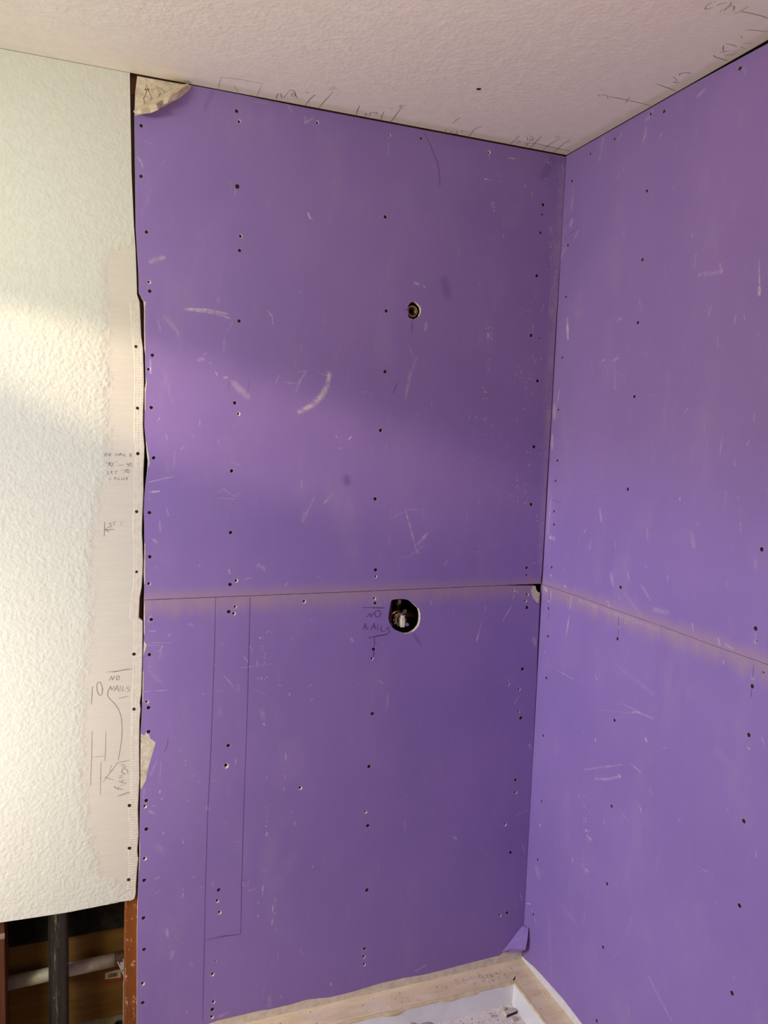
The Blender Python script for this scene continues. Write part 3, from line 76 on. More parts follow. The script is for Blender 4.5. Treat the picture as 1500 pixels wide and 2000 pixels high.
R_SPECKS = [(-0.2681,1.8962,0.0015,0.25), (-0.2667,1.8692,0.0021,0.41), (-0.2822,1.8843,0.0017,0.28), (-0.2666,1.896,0.0013,0.44), (-0.2891,1.831,0.002,0.26), (-0.2748,1.8481,0.0019,0.42), (-0.2838,1.8963,0.0018,0.37), (-0.2754,1.8888,0.0016,0.23), (-0.2922,1.8255,0.0017,0.28), (-0.2889,1.8522,0.0021,0.42), (-0.2777,1.8673,0.0018,0.32), (-0.2681,1.8778,0.002,0.22), (-0.2682,1.8486,0.0014,0.34), (-0.2761,1.8738,0.0022,0.26), (-0.2289,1.8843,0.0018,0.24), (-0.2293,1.859,0.0015,0.3), (-0.2472,1.8875,0.0012,0.23), (-0.2443,1.8641,0.0014,0.25), (-0.221,1.873,0.0011,0.33), (-0.2509,1.8481,0.0019,0.38), (-0.214,1.8814,0.0022,0.34), (-0.2323,1.8497,0.0018,0.35), (-0.2243,1.8852,0.0016,0.21), (-0.2313,1.8489,0.0015,0.18), (-0.2695,1.9893,0.002,0.34), (-0.277,1.9895,0.0022,0.36), (-0.2744,1.9904,0.0012,0.29), (-0.2888,1.9872,0.0011,0.38), (-0.2771,1.976,0.0012,0.39), (-0.2921,1.9829,0.0022,0.37), (-0.276,1.9849,0.0011,0.36), (-0.2769,1.9776,0.002,0.38), (-0.6023,1.6812,0.0014,0.22), (-0.6053,1.6757,0.0013,0.19), (-0.6137,1.6786,0.0022,0.26), (-0.2649,0.6928,0.002,0.5), (-0.2478,0.7161,0.0013,0.55), (-0.2663,0.6785,0.0015,0.48), (-0.2613,0.6918,0.002,0.44), (-0.2565,0.6871,0.0014,0.56), (-0.2637,0.7244,0.0022,0.57), (-0.2536,0.7214,0.0021,0.31), (-0.2673,0.6932,0.0012,0.32), (-0.2552,0.693,0.0019,0.56), (-0.2377,0.7164,0.0021,0.27), (-0.2611,0.7209,0.002,0.52), (-0.2635,0.6979,0.0021,0.33), (-0.2755,0.6651,0.0021,0.57), (-0.2726,0.6528,0.0011,0.31), (-0.2749,0.656,0.0021,0.51), (-0.2651,0.6582,0.0019,0.48), (-0.2651,0.6317,0.002,0.33), (-0.2733,0.6612,0.002,0.41), (-0.2676,0.6526,0.0022,0.33), (-0.266,0.6443,0.0021,0.48), (-0.2736,0.6349,0.002,0.32), (-0.279,0.6742,0.0014,0.59), (-0.2889,0.61,0.0013,0.61), (-0.2762,0.6274,0.0016,0.42), (-0.2943,0.6089,0.0019,0.3), (-0.2834,0.6165,0.0016,0.55), (-0.289,0.6366,0.0014,0.6), (-0.286,0.6097,0.0022,0.52), (-0.2989,0.6221,0.0014,0.62), (-0.2912,0.607,0.0014,0.6), (-0.3035,0.6243,0.0016,0.35), (-0.302,0.6327,0.0018,0.35), (-0.2722,0.6256,0.002,0.36), (-0.3075,0.6352,0.0017,0.42), (-0.2948,0.6389,0.0015,0.63), (-0.2781,0.6097,0.0015,0.41), (-0.2767,0.5278,0.0021,0.59), (-0.2981,0.5222,0.0021,0.36), (-0.292,0.5257,0.0017,0.63), (-0.2975,0.5182,0.0012,0.53), (-0.2948,0.5217,0.0018,0.59), (-0.2858,0.5125,0.0015,0.51), (-0.3003,0.5257,0.0014,0.38), (-0.2857,0.5192,0.0022,0.61), (-0.2919,0.4687,0.002,0.36), (-0.2909,0.4826,0.0013,0.44), (-0.3026,0.467,0.0015,0.57), (-0.2986,0.4817,0.0012,0.58), (-0.3135,0.4622,0.0018,0.37), (-0.2809,0.4676,0.0013,0.56), (-0.3098,0.4652,0.0013,0.35), (-0.2904,0.4474,0.0013,0.52), (-0.3019,0.4691,0.0022,0.35), (-0.2953,0.4798,0.0012,0.28), (-0.2573,0.5404,0.0012,0.45), (-0.2582,0.5192,0.0019,0.39), (-0.2742,0.5263,0.0021,0.39), (-0.2694,0.5309,0.0019,0.35), (-0.2655,0.5439,0.002,0.33), (-0.2466,0.5333,0.0021,0.27), (-0.2891,0.8637,0.002,0.33), (-0.2886,0.8681,0.0011,0.49), (-0.2792,0.8547,0.0013,0.28), (-0.302,0.8663,0.0014,0.39), (-0.5526,0.9722,0.0013,0.35), (-0.5603,0.9755,0.0021,0.38), (-0.5513,0.9697,0.002,0.3), (-0.0451,0.7835,0.0021,0.33), (-0.0546,0.7839,0.0018,0.25), (-0.0536,0.7912,0.002,0.43), (-0.688,0.7447,0.0018,0.29), (-0.7074,0.7556,0.0021,0.43), (-0.7007,0.7547,0.0018,0.34), (-0.7122,0.7663,0.0012,0.38), (-0.6946,0.7536,0.0018,0.27), (-0.6829,0.7542,0.002,0.43)]
SEAM = [(-1.127,1.2517), (-0.9554,1.2518), (-0.7712,1.2518), (-0.5742,1.2518), (-0.3633,1.2526), (-0.1369,1.2534), (-0.0068,1.2535)]
LEFT_UP = [(-1.1264,1.2543), (-1.126,1.2796), (-1.1277,1.3176), (-1.1265,1.3679), (-1.1266,1.4017), (-1.1268,1.4342), (-1.1283,1.4678), (-1.1272,1.5013), (-1.1238,1.5421), (-1.1212,1.5631), (-1.1194,1.5915), (-1.1219,1.6086), (-1.125,1.6428), (-1.1281,1.6768), (-1.1276,1.7108), (-1.1278,1.7615), (-1.1255,1.7785), (-1.1264,1.7953), (-1.1275,1.8456), (-1.1292,1.8574), (-1.1297,1.905), (-1.1299,1.9523), (-1.1314,1.9664), (-1.1421,1.9842), (-1.1432,2.0333), (-1.1462,2.0737), (-1.1499,2.137), (-1.1503,2.175), (-1.1515,2.2515), (-1.1534,2.378), (-1.1517,2.4365), (-1.148,2.4651)]
TOP = [(-1.1345,2.466), (-1.0779,2.4681), (-1.0525,2.4688), (-1.0234,2.4702), (-0.9666,2.4702), (-0.9036,2.47), (-0.8415,2.4687), (-0.7573,2.4668), (-0.7155,2.4662), (-0.6517,2.4668), (-0.6191,2.4656), (-0.5305,2.4654), (-0.436,2.4619), (-0.3128,2.4623), (-0.2314,2.4638), (-0.1202,2.4643), (-0.0264,2.4625), (-0.003,2.4633)]
RIGHT_UP = [(-0.0011,2.4595), (0.0003,2.414), (0.0003,2.3373), (0.0001,2.239), (-0.0018,2.1397), (-0.003,2.054), (-0.0041,1.9677), (-0.0036,1.8808), (-0.0029,1.764), (-0.0039,1.646), (-0.005,1.5268), (-0.0042,1.4064), (-0.0054,1.3), (-0.006,1.255)]
LEFT_LO = [(-1.1264,1.2492), (-1.1268,1.1995), (-1.1262,1.1585), (-1.1265,1.1509), (-1.128,1.1137), (-1.1288,1.0556), (-1.1293,0.9972), (-1.1309,0.9491), (-1.1326,0.9191), (-1.1331,0.8534), (-1.1327,0.7805), (-1.1334,0.7206), (-1.1345,0.6402), (-1.1343,0.5929), (-1.1361,0.5525), (-1.137,0.505), (-1.1378,0.471), (-1.1388,0.3887), (-1.1386,0.2958), (-1.1383,0.2006), (-1.1381,0.0988)]
BOT_LO = [(-0.9594,0.0986), (-0.9312,0.1026), (-0.8917,0.1031), (-0.8572,0.1031), (-0.8181,0.1039), (-0.7927,0.1007), (-0.7513,0.1009), (-0.7239,0.1012), (-0.6846,0.1047), (-0.619,0.0953), (-0.5508,0.0963), (-0.4734,0.1026), (-0.3938,0.1027), (-0.3285,0.0983), (-0.2621,0.0996), (-0.1773,0.103), (-0.0814,0.1045), (-0.0505,0.0945), (-0.0122,0.0846), (-0.0006,0.1342)]
RIGHT_LO = [(-0.0239,1.2478), (-0.0206,1.2363), (-0.0159,1.2308), (-0.0076,1.2267), (-0.0063,1.162), (-0.0058,1.069), (-0.0025,0.9594), (-0.0028,0.849), (-0.0002,0.7212), (0.0013,0.6084), (0.0038,0.4943), (0.0055,0.3628), (0.0061,0.2632), (0.0052,0.1884)]
R_TOP = [(-0.0057,2.4616), (-0.0923,2.4651), (-0.1858,2.4665), (-0.3643,2.4647), (-0.4047,2.4658), (-0.4452,2.4663), (-0.492,2.4658), (-0.5845,2.4672), (-0.641,2.4659), (-0.6975,2.466)]
R_SEAM = [(0.0038,1.2521), (-0.1863,1.2526), (-0.3559,1.2512), (-0.5018,1.251), (-0.5797,1.2499), (-0.6756,1.2483), (-0.8209,1.2481)]
R_BOT = [(-0.0066,0.0881), (-0.0189,0.0871), (-0.0654,0.0965), (-0.1052,0.1004), (-0.152,0.1028), (-0.2202,0.1064), (-0.3142,0.1016)]
VALVE_HOLE = [(-0.4785,1.2229), (-0.4733,1.2257), (-0.469,1.226), (-0.4569,1.2268), (-0.4448,1.2263), (-0.4301,1.2239), (-0.4175,1.216), (-0.406,1.2063), (-0.3957,1.197), (-0.3908,1.1852), (-0.3894,1.1712), (-0.3904,1.1596), (-0.3936,1.1481), (-0.4019,1.1381), (-0.4103,1.1323), (-0.4212,1.1281), (-0.4347,1.1277), (-0.4483,1.1326), (-0.4595,1.1379), (-0.4682,1.1439), (-0.4771,1.1535), (-0.4815,1.162), (-0.4848,1.1725), (-0.4845,1.1851), (-0.4824,1.1987), (-0.4805,1.2123)]
HEAD_HOLE = [(-0.4623,2.0072), (-0.4609,2.0145), (-0.4578,2.0209), (-0.4531,2.0258), (-0.4474,2.029), (-0.4394,2.028), (-0.4337,2.0237), (-0.4301,2.0205), (-0.4262,2.0176), (-0.4237,2.0107), (-0.4237,2.0018), (-0.4266,1.9961), (-0.4288,1.9906), (-0.4348,1.9874), (-0.4415,1.982), (-0.4484,1.9839), (-0.4563,1.9855), (-0.4603,1.9923)]
W_RIGHT = [(-1.1641,2.4727), (-1.1634,2.4299), (-1.1614,2.3406), (-1.1594,2.2503), (-1.1557,2.1743), (-1.1539,2.1365), (-1.1502,2.0849), (-1.1474,2.0153), (-1.1464,1.9803), (-1.14,1.9609), (-1.1361,1.8843), (-1.132,1.8572), (-1.1304,1.8119), (-1.1293,1.7783), (-1.1296,1.7446), (-1.1306,1.7107), (-1.131,1.6767), (-1.1297,1.6511), (-1.1275,1.6256), (-1.1277,1.6035), (-1.1288,1.5827), (-1.1295,1.5507), (-1.129,1.5174), (-1.1303,1.484), (-1.1316,1.4517), (-1.1323,1.418), (-1.1307,1.393), (-1.1293,1.3516), (-1.13,1.3177), (-1.132,1.2836), (-1.1366,1.2585), (-1.1384,1.2078), (-1.1292,1.1996), (-1.1291,1.1485), (-1.1298,1.0971), (-1.1308,1.0454), (-1.1318,1.017), (-1.1348,0.9951), (-1.1329,0.978), (-1.1355,0.9496), (-1.136,0.8801), (-1.135,0.8007), (-1.1361,0.7716), (-1.1381,0.7212), (-1.1374,0.6944), (-1.1362,0.6539), (-1.1391,0.618), (-1.1387,0.6031), (-1.1365,0.5892), (-1.1389,0.5706), (-1.1406,0.5438), (-1.1423,0.5128), (-1.1437,0.4953), (-1.1462,0.4862), (-1.1514,0.4831)]
W_BOT = [(-1.1723,0.4836), (-1.1936,0.4842), (-1.2075,0.4821), (-1.2225,0.4821), (-1.2458,0.4811), (-1.2672,0.4807), (-1.293,0.4796), (-1.3116,0.4795), (-1.3804,0.4808), (-1.4519,0.4825), (-1.5171,0.4826)]
TEAR_UP = [[(-1.1521,2.4365), (-1.1486,2.4773), (-1.1346,2.4799), (-1.078,2.4816), (-1.0526,2.4807), (-1.0212,2.4786), (-1.0349,2.4555), (-1.0545,2.436), (-1.0889,2.4117), (-1.1285,2.389), (-1.1533,2.3802)], [(-1.1194,1.5927), (-1.1218,1.6061), (-1.1247,1.6379), (-1.1226,1.6343), (-1.1201,1.616), (-1.1171,1.6001), (-1.1158,1.5842), (-1.1193,1.573)], [(-1.1306,1.9664), (-1.1302,1.9049), (-1.1296,1.8454), (-1.1278,1.8336), (-1.1267,1.8456), (-1.1278,1.9051), (-1.128,1.9572), (-1.1267,1.9644)], [(-1.1257,1.7918), (-1.1261,1.7785), (-1.1282,1.7615), (-1.128,1.7108), (-1.126,1.7133), (-1.1257,1.7556), (-1.1228,1.7763)], [(-1.1266,1.2923), (-1.128,1.3176), (-1.1267,1.3679), (-1.1268,1.393), (-1.1247,1.3904), (-1.1245,1.3175), (-1.1246,1.2922)]]
TEAR_LO = [[(-1.1265,1.2466), (-1.127,1.1995), (-1.1266,1.165), (-1.1246,1.1649), (-1.1244,1.1994), (-1.1246,1.2415)], [(-1.1286,1.075), (-1.1291,1.0557), (-1.1296,0.9973), (-1.1277,0.9945), (-1.1269,1.049), (-1.1267,1.0723)], [(-1.1349,0.6403), (-1.1347,0.5929), (-1.1364,0.5593), (-1.1347,0.5563), (-1.1327,0.5926), (-1.1331,0.6332)], [(-1.1327,0.9152), (-1.1301,0.9136), (-1.1228,0.9096), (-1.1204,0.9172), (-1.1155,0.916), (-1.1093,0.8996), (-1.097,0.889), (-1.1042,0.862), (-1.1138,0.8273), (-1.1197,0.7935), (-1.13,0.7735), (-1.1328,0.7725), (-1.1331,0.8534)], [(-1.126,1.1508), (-1.1198,1.1382), (-1.1216,1.1313), (-1.1251,1.1199), (-1.1279,1.1124), (-1.1275,1.1162)], [(-0.0077,1.2481), (-0.0092,1.196), (-0.0174,1.1994), (-0.0304,1.2122), (-0.0385,1.2324), (-0.0327,1.2501)], [(-0.0814,0.1045), (-0.0505,0.0945), (-0.0122,0.0846), (-0.0006,0.1342), (0.0053,0.1858), (-0.0019,0.1864), (-0.0375,0.1486), (-0.071,0.1089)]]
CEIL_MARKS = [('pencilled box outline on the ceiling edge',1.6,0.55,[[(-0.9662,0.0001), (-0.9674,-0.033), (-0.9685,-0.0666)], [(-0.9685,-0.0666), (-0.9233,-0.0751), (-0.8742,-0.0746)], [(-0.8751,-0.0634), (-0.8747,-0.0295), (-0.8742,0.0005)], [(-0.9355,-0.0365), (-0.92,-0.0081)]]), ('pencilled m-shaped layout mark',1.8,0.8,[[(-0.8272,-0.0084), (-0.8306,-0.0235), (-0.8297,-0.037), (-0.8246,-0.041), (-0.8161,-0.0187), (-0.8123,-0.0239), (-0.81,-0.0561)], [(-0.81,-0.0561), (-0.8079,-0.0746), (-0.8017,-0.072), (-0.7948,-0.0616), (-0.7824,-0.0322)], [(-0.791,-0.0504), (-0.7905,-0.0455), (-0.7914,-0.0415), (-0.7934,-0.0395), (-0.7959,-0.0402), (-0.7982,-0.0433), (-0.7997,-0.0479), (-0.7998,-0.0527), (-0.7985,-0.0562), (-0.7963,-0.0574), (-0.7938,-0.056), (-0.7917,-0.0524), (-0.7906,-0.0476)]]), ('pair of slanting pencil ticks',2.6,0.9,[[(-0.7545,0.0032), (-0.7525,-0.0447), (-0.7482,-0.0707)], [(-0.7708,-0.0714), (-0.7642,-0.0777)], [(-0.7193,0.0006), (-0.7172,-0.0489), (-0.7136,-0.1017)], [(-0.7256,-0.1119), (-0.7103,-0.127)], [(-0.7246,-0.125), (-0.7157,-0.1307)]]), ('pencilled m between two ticks',2.2,0.85,[[(-0.6205,0.0049), (-0.6281,-0.0313), (-0.6327,-0.062)], [(-0.5977,0.0021), (-0.6039,-0.0237), (-0.5977,-0.0176), (-0.5902,-0.0131), (-0.5934,-0.031), (-0.5871,-0.0363), (-0.5786,-0.0403), (-0.5791,-0.0265)], [(-0.5527,0.0076), (-0.5625,-0.0287), (-0.5654,-0.0534)], [(-0.5271,0.0096), (-0.5307,-0.0382), (-0.5353,-0.0922)], [(-0.5562,-0.0745), (-0.5535,-0.0813)], [(-0.5317,-0.109), (-0.5416,-0.1), (-0.5405,-0.0918), (-0.5285,-0.0954)]]), ('pencilled number between two ticks',2.2,0.85,[[(-0.3807,-0.0599), (-0.3818,-0.0842), (-0.3798,-0.1015)], [(-0.3709,0.019), (-0.3794,-0.0213)], [(-0.3674,-0.0083), (-0.3619,-0.0135), (-0.3574,0.0021), (-0.3485,-0.0022), (-0.3392,-0.0016), (-0.3507,-0.019)], [(-0.3413,-0.021), (-0.3332,-0.0198), (-0.3401,-0.0317)], [(-0.3018,0.0168), (-0.3132,-0.0472), (-0.3108,-0.0657), (-0.3021,-0.0736)]]), ('pencilled grid with the number 15 near the corner',2.2,0.9,[[(-0.1806,0.0063), (-0.1833,-0.0304), (-0.188,-0.0635)], [(-0.1774,-0.0293), (-0.1654,-0.0311), (-0.167,-0.0114)], [(-0.1658,-0.0653), (-0.152,-0.0457), (-0.1512,-0.0567), (-0.1428,-0.0462), (-0.139,-0.0521), (-0.153,-0.0715)], [(-0.1638,-0.074), (-0.1542,-0.0736)], [(-0.1363,-0.0044), (-0.1417,-0.0374)], [(-0.1456,-0.0246), (-0.1267,-0.0091)], [(-0.1143,0.0115), (-0.1263,-0.0408), (-0.1346,-0.0857)], [(-0.1481,-0.0288), (-0.1157,-0.0365), (-0.0613,-0.0315), (-0.0051,-0.0295)], [(-0.0762,0.007), (-0.0851,-0.0475), (-0.0843,-0.0972)], [(-0.0976,-0.0933), (-0.0975,-0.1038), (-0.0915,-0.1067)], [(-0.0426,0.0034), (-0.0517,-0.0542), (-0.057,-0.104)], [(-0.052,-0.0839), (-0.0426,-0.0858)]]), ('pencilled five and cross tick line by the right wall',1.8,0.85,[[(-0.1533,-0.3542), (-0.1421,-0.349), (-0.1416,-0.3597), (-0.1276,-0.3576), (-0.117,-0.3467)], [(-0.1563,-0.3786), (-0.1532,-0.3766)], [(-0.122,-0.3568), (-0.0991,-0.3588), (-0.0735,-0.3585), (-0.0397,-0.3592), (0.0002,-0.3571)], [(-0.0664,-0.3455), (-0.074,-0.3618), (-0.0773,-0.3753)]]), ('pencilled letters NO by the right wall',2.0,0.85,[[(-0.0667,-0.454), (-0.038,-0.4495), (-0.0059,-0.4445)], [(-0.0574,-0.4951), (-0.0408,-0.4888)], [(-0.0428,-0.4774), (-0.0338,-0.476), (-0.0268,-0.4809)], [(-0.0408,-0.4888), (-0.0363,-0.4789)], [(-0.0516,-0.5072), (-0.0553,-0.5132), (-0.0501,-0.5202), (-0.0439,-0.5246), (-0.0343,-0.523)], [(-0.0515,-0.5057), (-0.0502,-0.5102)]]), ('pencilled tick and check mark beside the ceiling gap',2.0,0.8,[[(-0.0614,-0.6453), (-0.0543,-0.6354), (-0.044,-0.6267)], [(-0.0481,-0.6198), (-0.0409,-0.6256), (-0.0362,-0.6339)], [(-0.0499,-0.6053), (-0.04,-0.6009), (-0.025,-0.6003), (-0.0079,-0.5992)]]), ('grey smeared pencil scribble',3.2,0.25,[[(-0.0641,-0.6524), (-0.045,-0.6529), (-0.0333,-0.6511)], [(-0.0324,-0.667), (-0.0172,-0.6728)], [(-0.0102,-0.6521), (-0.0257,-0.6534)], [(-0.0665,-0.7074), (-0.0482,-0.7136), (-0.0256,-0.7183)], [(-0.03,-0.6144), (-0.0159,-0.6235), (-0.0158,-0.6335)], [(-0.0575,-0.6857), (-0.0509,-0.6818), (-0.0504,-0.6786)]]), ('handwritten pencil word at the top right of the ceiling',2.2,0.5,[[(-0.1936,-0.7542), (-0.195,-0.7477), (-0.1943,-0.7401), (-0.19,-0.7321), (-0.1855,-0.7321), (-0.181,-0.7422)], [(-0.191,-0.7554), (-0.1885,-0.7594)], [(-0.1794,-0.7499), (-0.1782,-0.7553), (-0.1701,-0.7639)], [(-0.1642,-0.7695), (-0.1579,-0.7606), (-0.1561,-0.7535), (-0.1565,-0.7473), (-0.1535,-0.7416)], [(-0.1612,-0.7442), (-0.1575,-0.7358)], [(-0.1544,-0.7582), (-0.1491,-0.7606), (-0.1436,-0.7552), (-0.139,-0.7472)], [(-0.124,-0.769), (-0.1259,-0.7632), (-0.1248,-0.7577), (-0.1285,-0.753)], [(-0.1312,-0.7426), (-0.1229,-0.7525), (-0.1018,-0.755), (-0.0842,-0.7558), (-0.0724,-0.756), (-0.0609,-0.754)]])]
MARKS_LO = [('pencilled words NO NAILS between two bars',2.0,0.8,[[(-0.5639,1.2081), (-0.5375,1.2073), (-0.5209,1.2054), (-0.4982,1.2042)], [(-0.5327,1.2053), (-0.4994,1.2036)], [(-0.5503,1.1803), (-0.5443,1.1852), (-0.5394,1.1918)], [(-0.5394,1.1918), (-0.5386,1.1843), (-0.5354,1.1803)], [(-0.5354,1.1803), (-0.5321,1.1862), (-0.5287,1.1922)], [(-0.5087,1.1856), (-0.5112,1.1816), (-0.5154,1.1795), (-0.5201,1.1801), (-0.5238,1.1832), (-0.5256,1.1878), (-0.5247,1.1926), (-0.5216,1.1962), (-0.5171,1.1975), (-0.5126,1.1961), (-0.5093,1.1925), (-0.5083,1.1877), (-0.5098,1.1831)], [(-0.5578,1.1456), (-0.5545,1.1545), (-0.5514,1.1645)], [(-0.5513,1.1634), (-0.5498,1.152), (-0.5472,1.1469), (-0.5423,1.1543)], [(-0.5369,1.1422), (-0.5309,1.1532), (-0.526,1.1637)], [(-0.526,1.1637), (-0.5245,1.1529), (-0.5229,1.1437)], [(-0.5344,1.1516), (-0.519,1.1531)], [(-0.514,1.1603), (-0.5156,1.1513), (-0.5167,1.1417)], [(-0.5042,1.1541), (-0.5059,1.1469), (-0.5051,1.1395), (-0.4921,1.1383)], [(-0.4781,1.1499), (-0.4865,1.1481), (-0.4905,1.146), (-0.4821,1.1414), (-0.48,1.1363), (-0.4871,1.1309)], [(-0.5433,1.1228), (-0.5275,1.1246), (-0.5109,1.1277), (-0.4853,1.1297)], [(-0.5227,1.125), (-0.487,1.1284)], [(-0.5247,1.1251), (-0.5238,1.1141), (-0.523,1.1044)], [(-0.5247,1.0867), (-0.5248,1.0764), (-0.5255,1.0679)], [(-0.5232,1.1049), (-0.5245,1.0947)]]), ('two long vertical pencil lines joined at the foot',1.3,0.55,[[(-0.9545,1.2511), (-0.9552,1.1418), (-0.9573,1.0154), (-0.96,0.8876), (-0.9622,0.8062), (-0.9665,0.69), (-0.969,0.5305), (-0.9703,0.4323), (-0.9704,0.3357), (-0.9713,0.2471), (-0.9719,0.1127)], [(-0.867,1.2489), (-0.8677,1.1231), (-0.8689,0.9739), (-0.8703,0.8642), (-0.8723,0.7535), (-0.8743,0.5994), (-0.8752,0.4572), (-0.875,0.3709), (-0.8758,0.3364)], [(-0.9698,0.3363), (-0.9185,0.3379), (-0.8765,0.3358)], [(-0.9626,0.3412), (-0.9158,0.3395), (-0.8778,0.3353)], [(-0.8751,0.3391), (-0.8757,0.3566)]]), ('curved pencil scratch beside the torn edge',1.0,0.35,[[(-1.0676,0.8938), (-1.0693,0.8783), (-1.0772,0.8597)]])]
MARKS_UP = [('thin curved pencil arc under the ceiling',1.2,0.6,[[(-0.434,2.4609), (-0.418,2.4394), (-0.4062,2.4166), (-0.3945,2.3956), (-0.3867,2.3682), (-0.3829,2.3323)]]), ('pencilled cross hair around the pipe hole',1.4,0.75,[[(-0.4747,2.0045), (-0.4683,2.0043), (-0.461,2.005)], [(-0.4483,1.9806), (-0.4481,1.9657), (-0.4487,1.9476)]]), ('faint pencilled right angle around a scuff',1.0,0.25,[[(-0.8818,1.7954), (-0.8812,1.7658)], [(-0.9306,1.7889), (-0.9288,1.767)]])]
R_MARKS_UP = [('two pencil arcs near the corner',1.2,0.55,[[(-0.0715,2.2976), (-0.049,2.2943), (-0.0241,2.289), (-0.0049,2.2804)], [(-0.0832,2.2513), (-0.0603,2.2534), (-0.0355,2.2489), (-0.0022,2.2328)]]), ('short pencil arc near the seam',1.2,0.5,[[(-0.0079,1.5114), (-0.0252,1.5042), (-0.0459,1.501), (-0.0683,1.5008)]])]
R_MARKS_LO = [('plumb pencil lines through the screw column',1.4,0.7,[[(-0.357,1.2402), (-0.3581,1.2162), (-0.3595,1.1841)], [(-0.7862,1.2371), (-0.787,1.2134)], [(-0.786,1.1877), (-0.7868,1.1717)], [(-0.0397,1.237), (-0.0387,1.2136)], [(-0.0378,1.2064), (-0.037,1.19)], [(-0.04,1.1767), (-0.042,1.1562)]])]
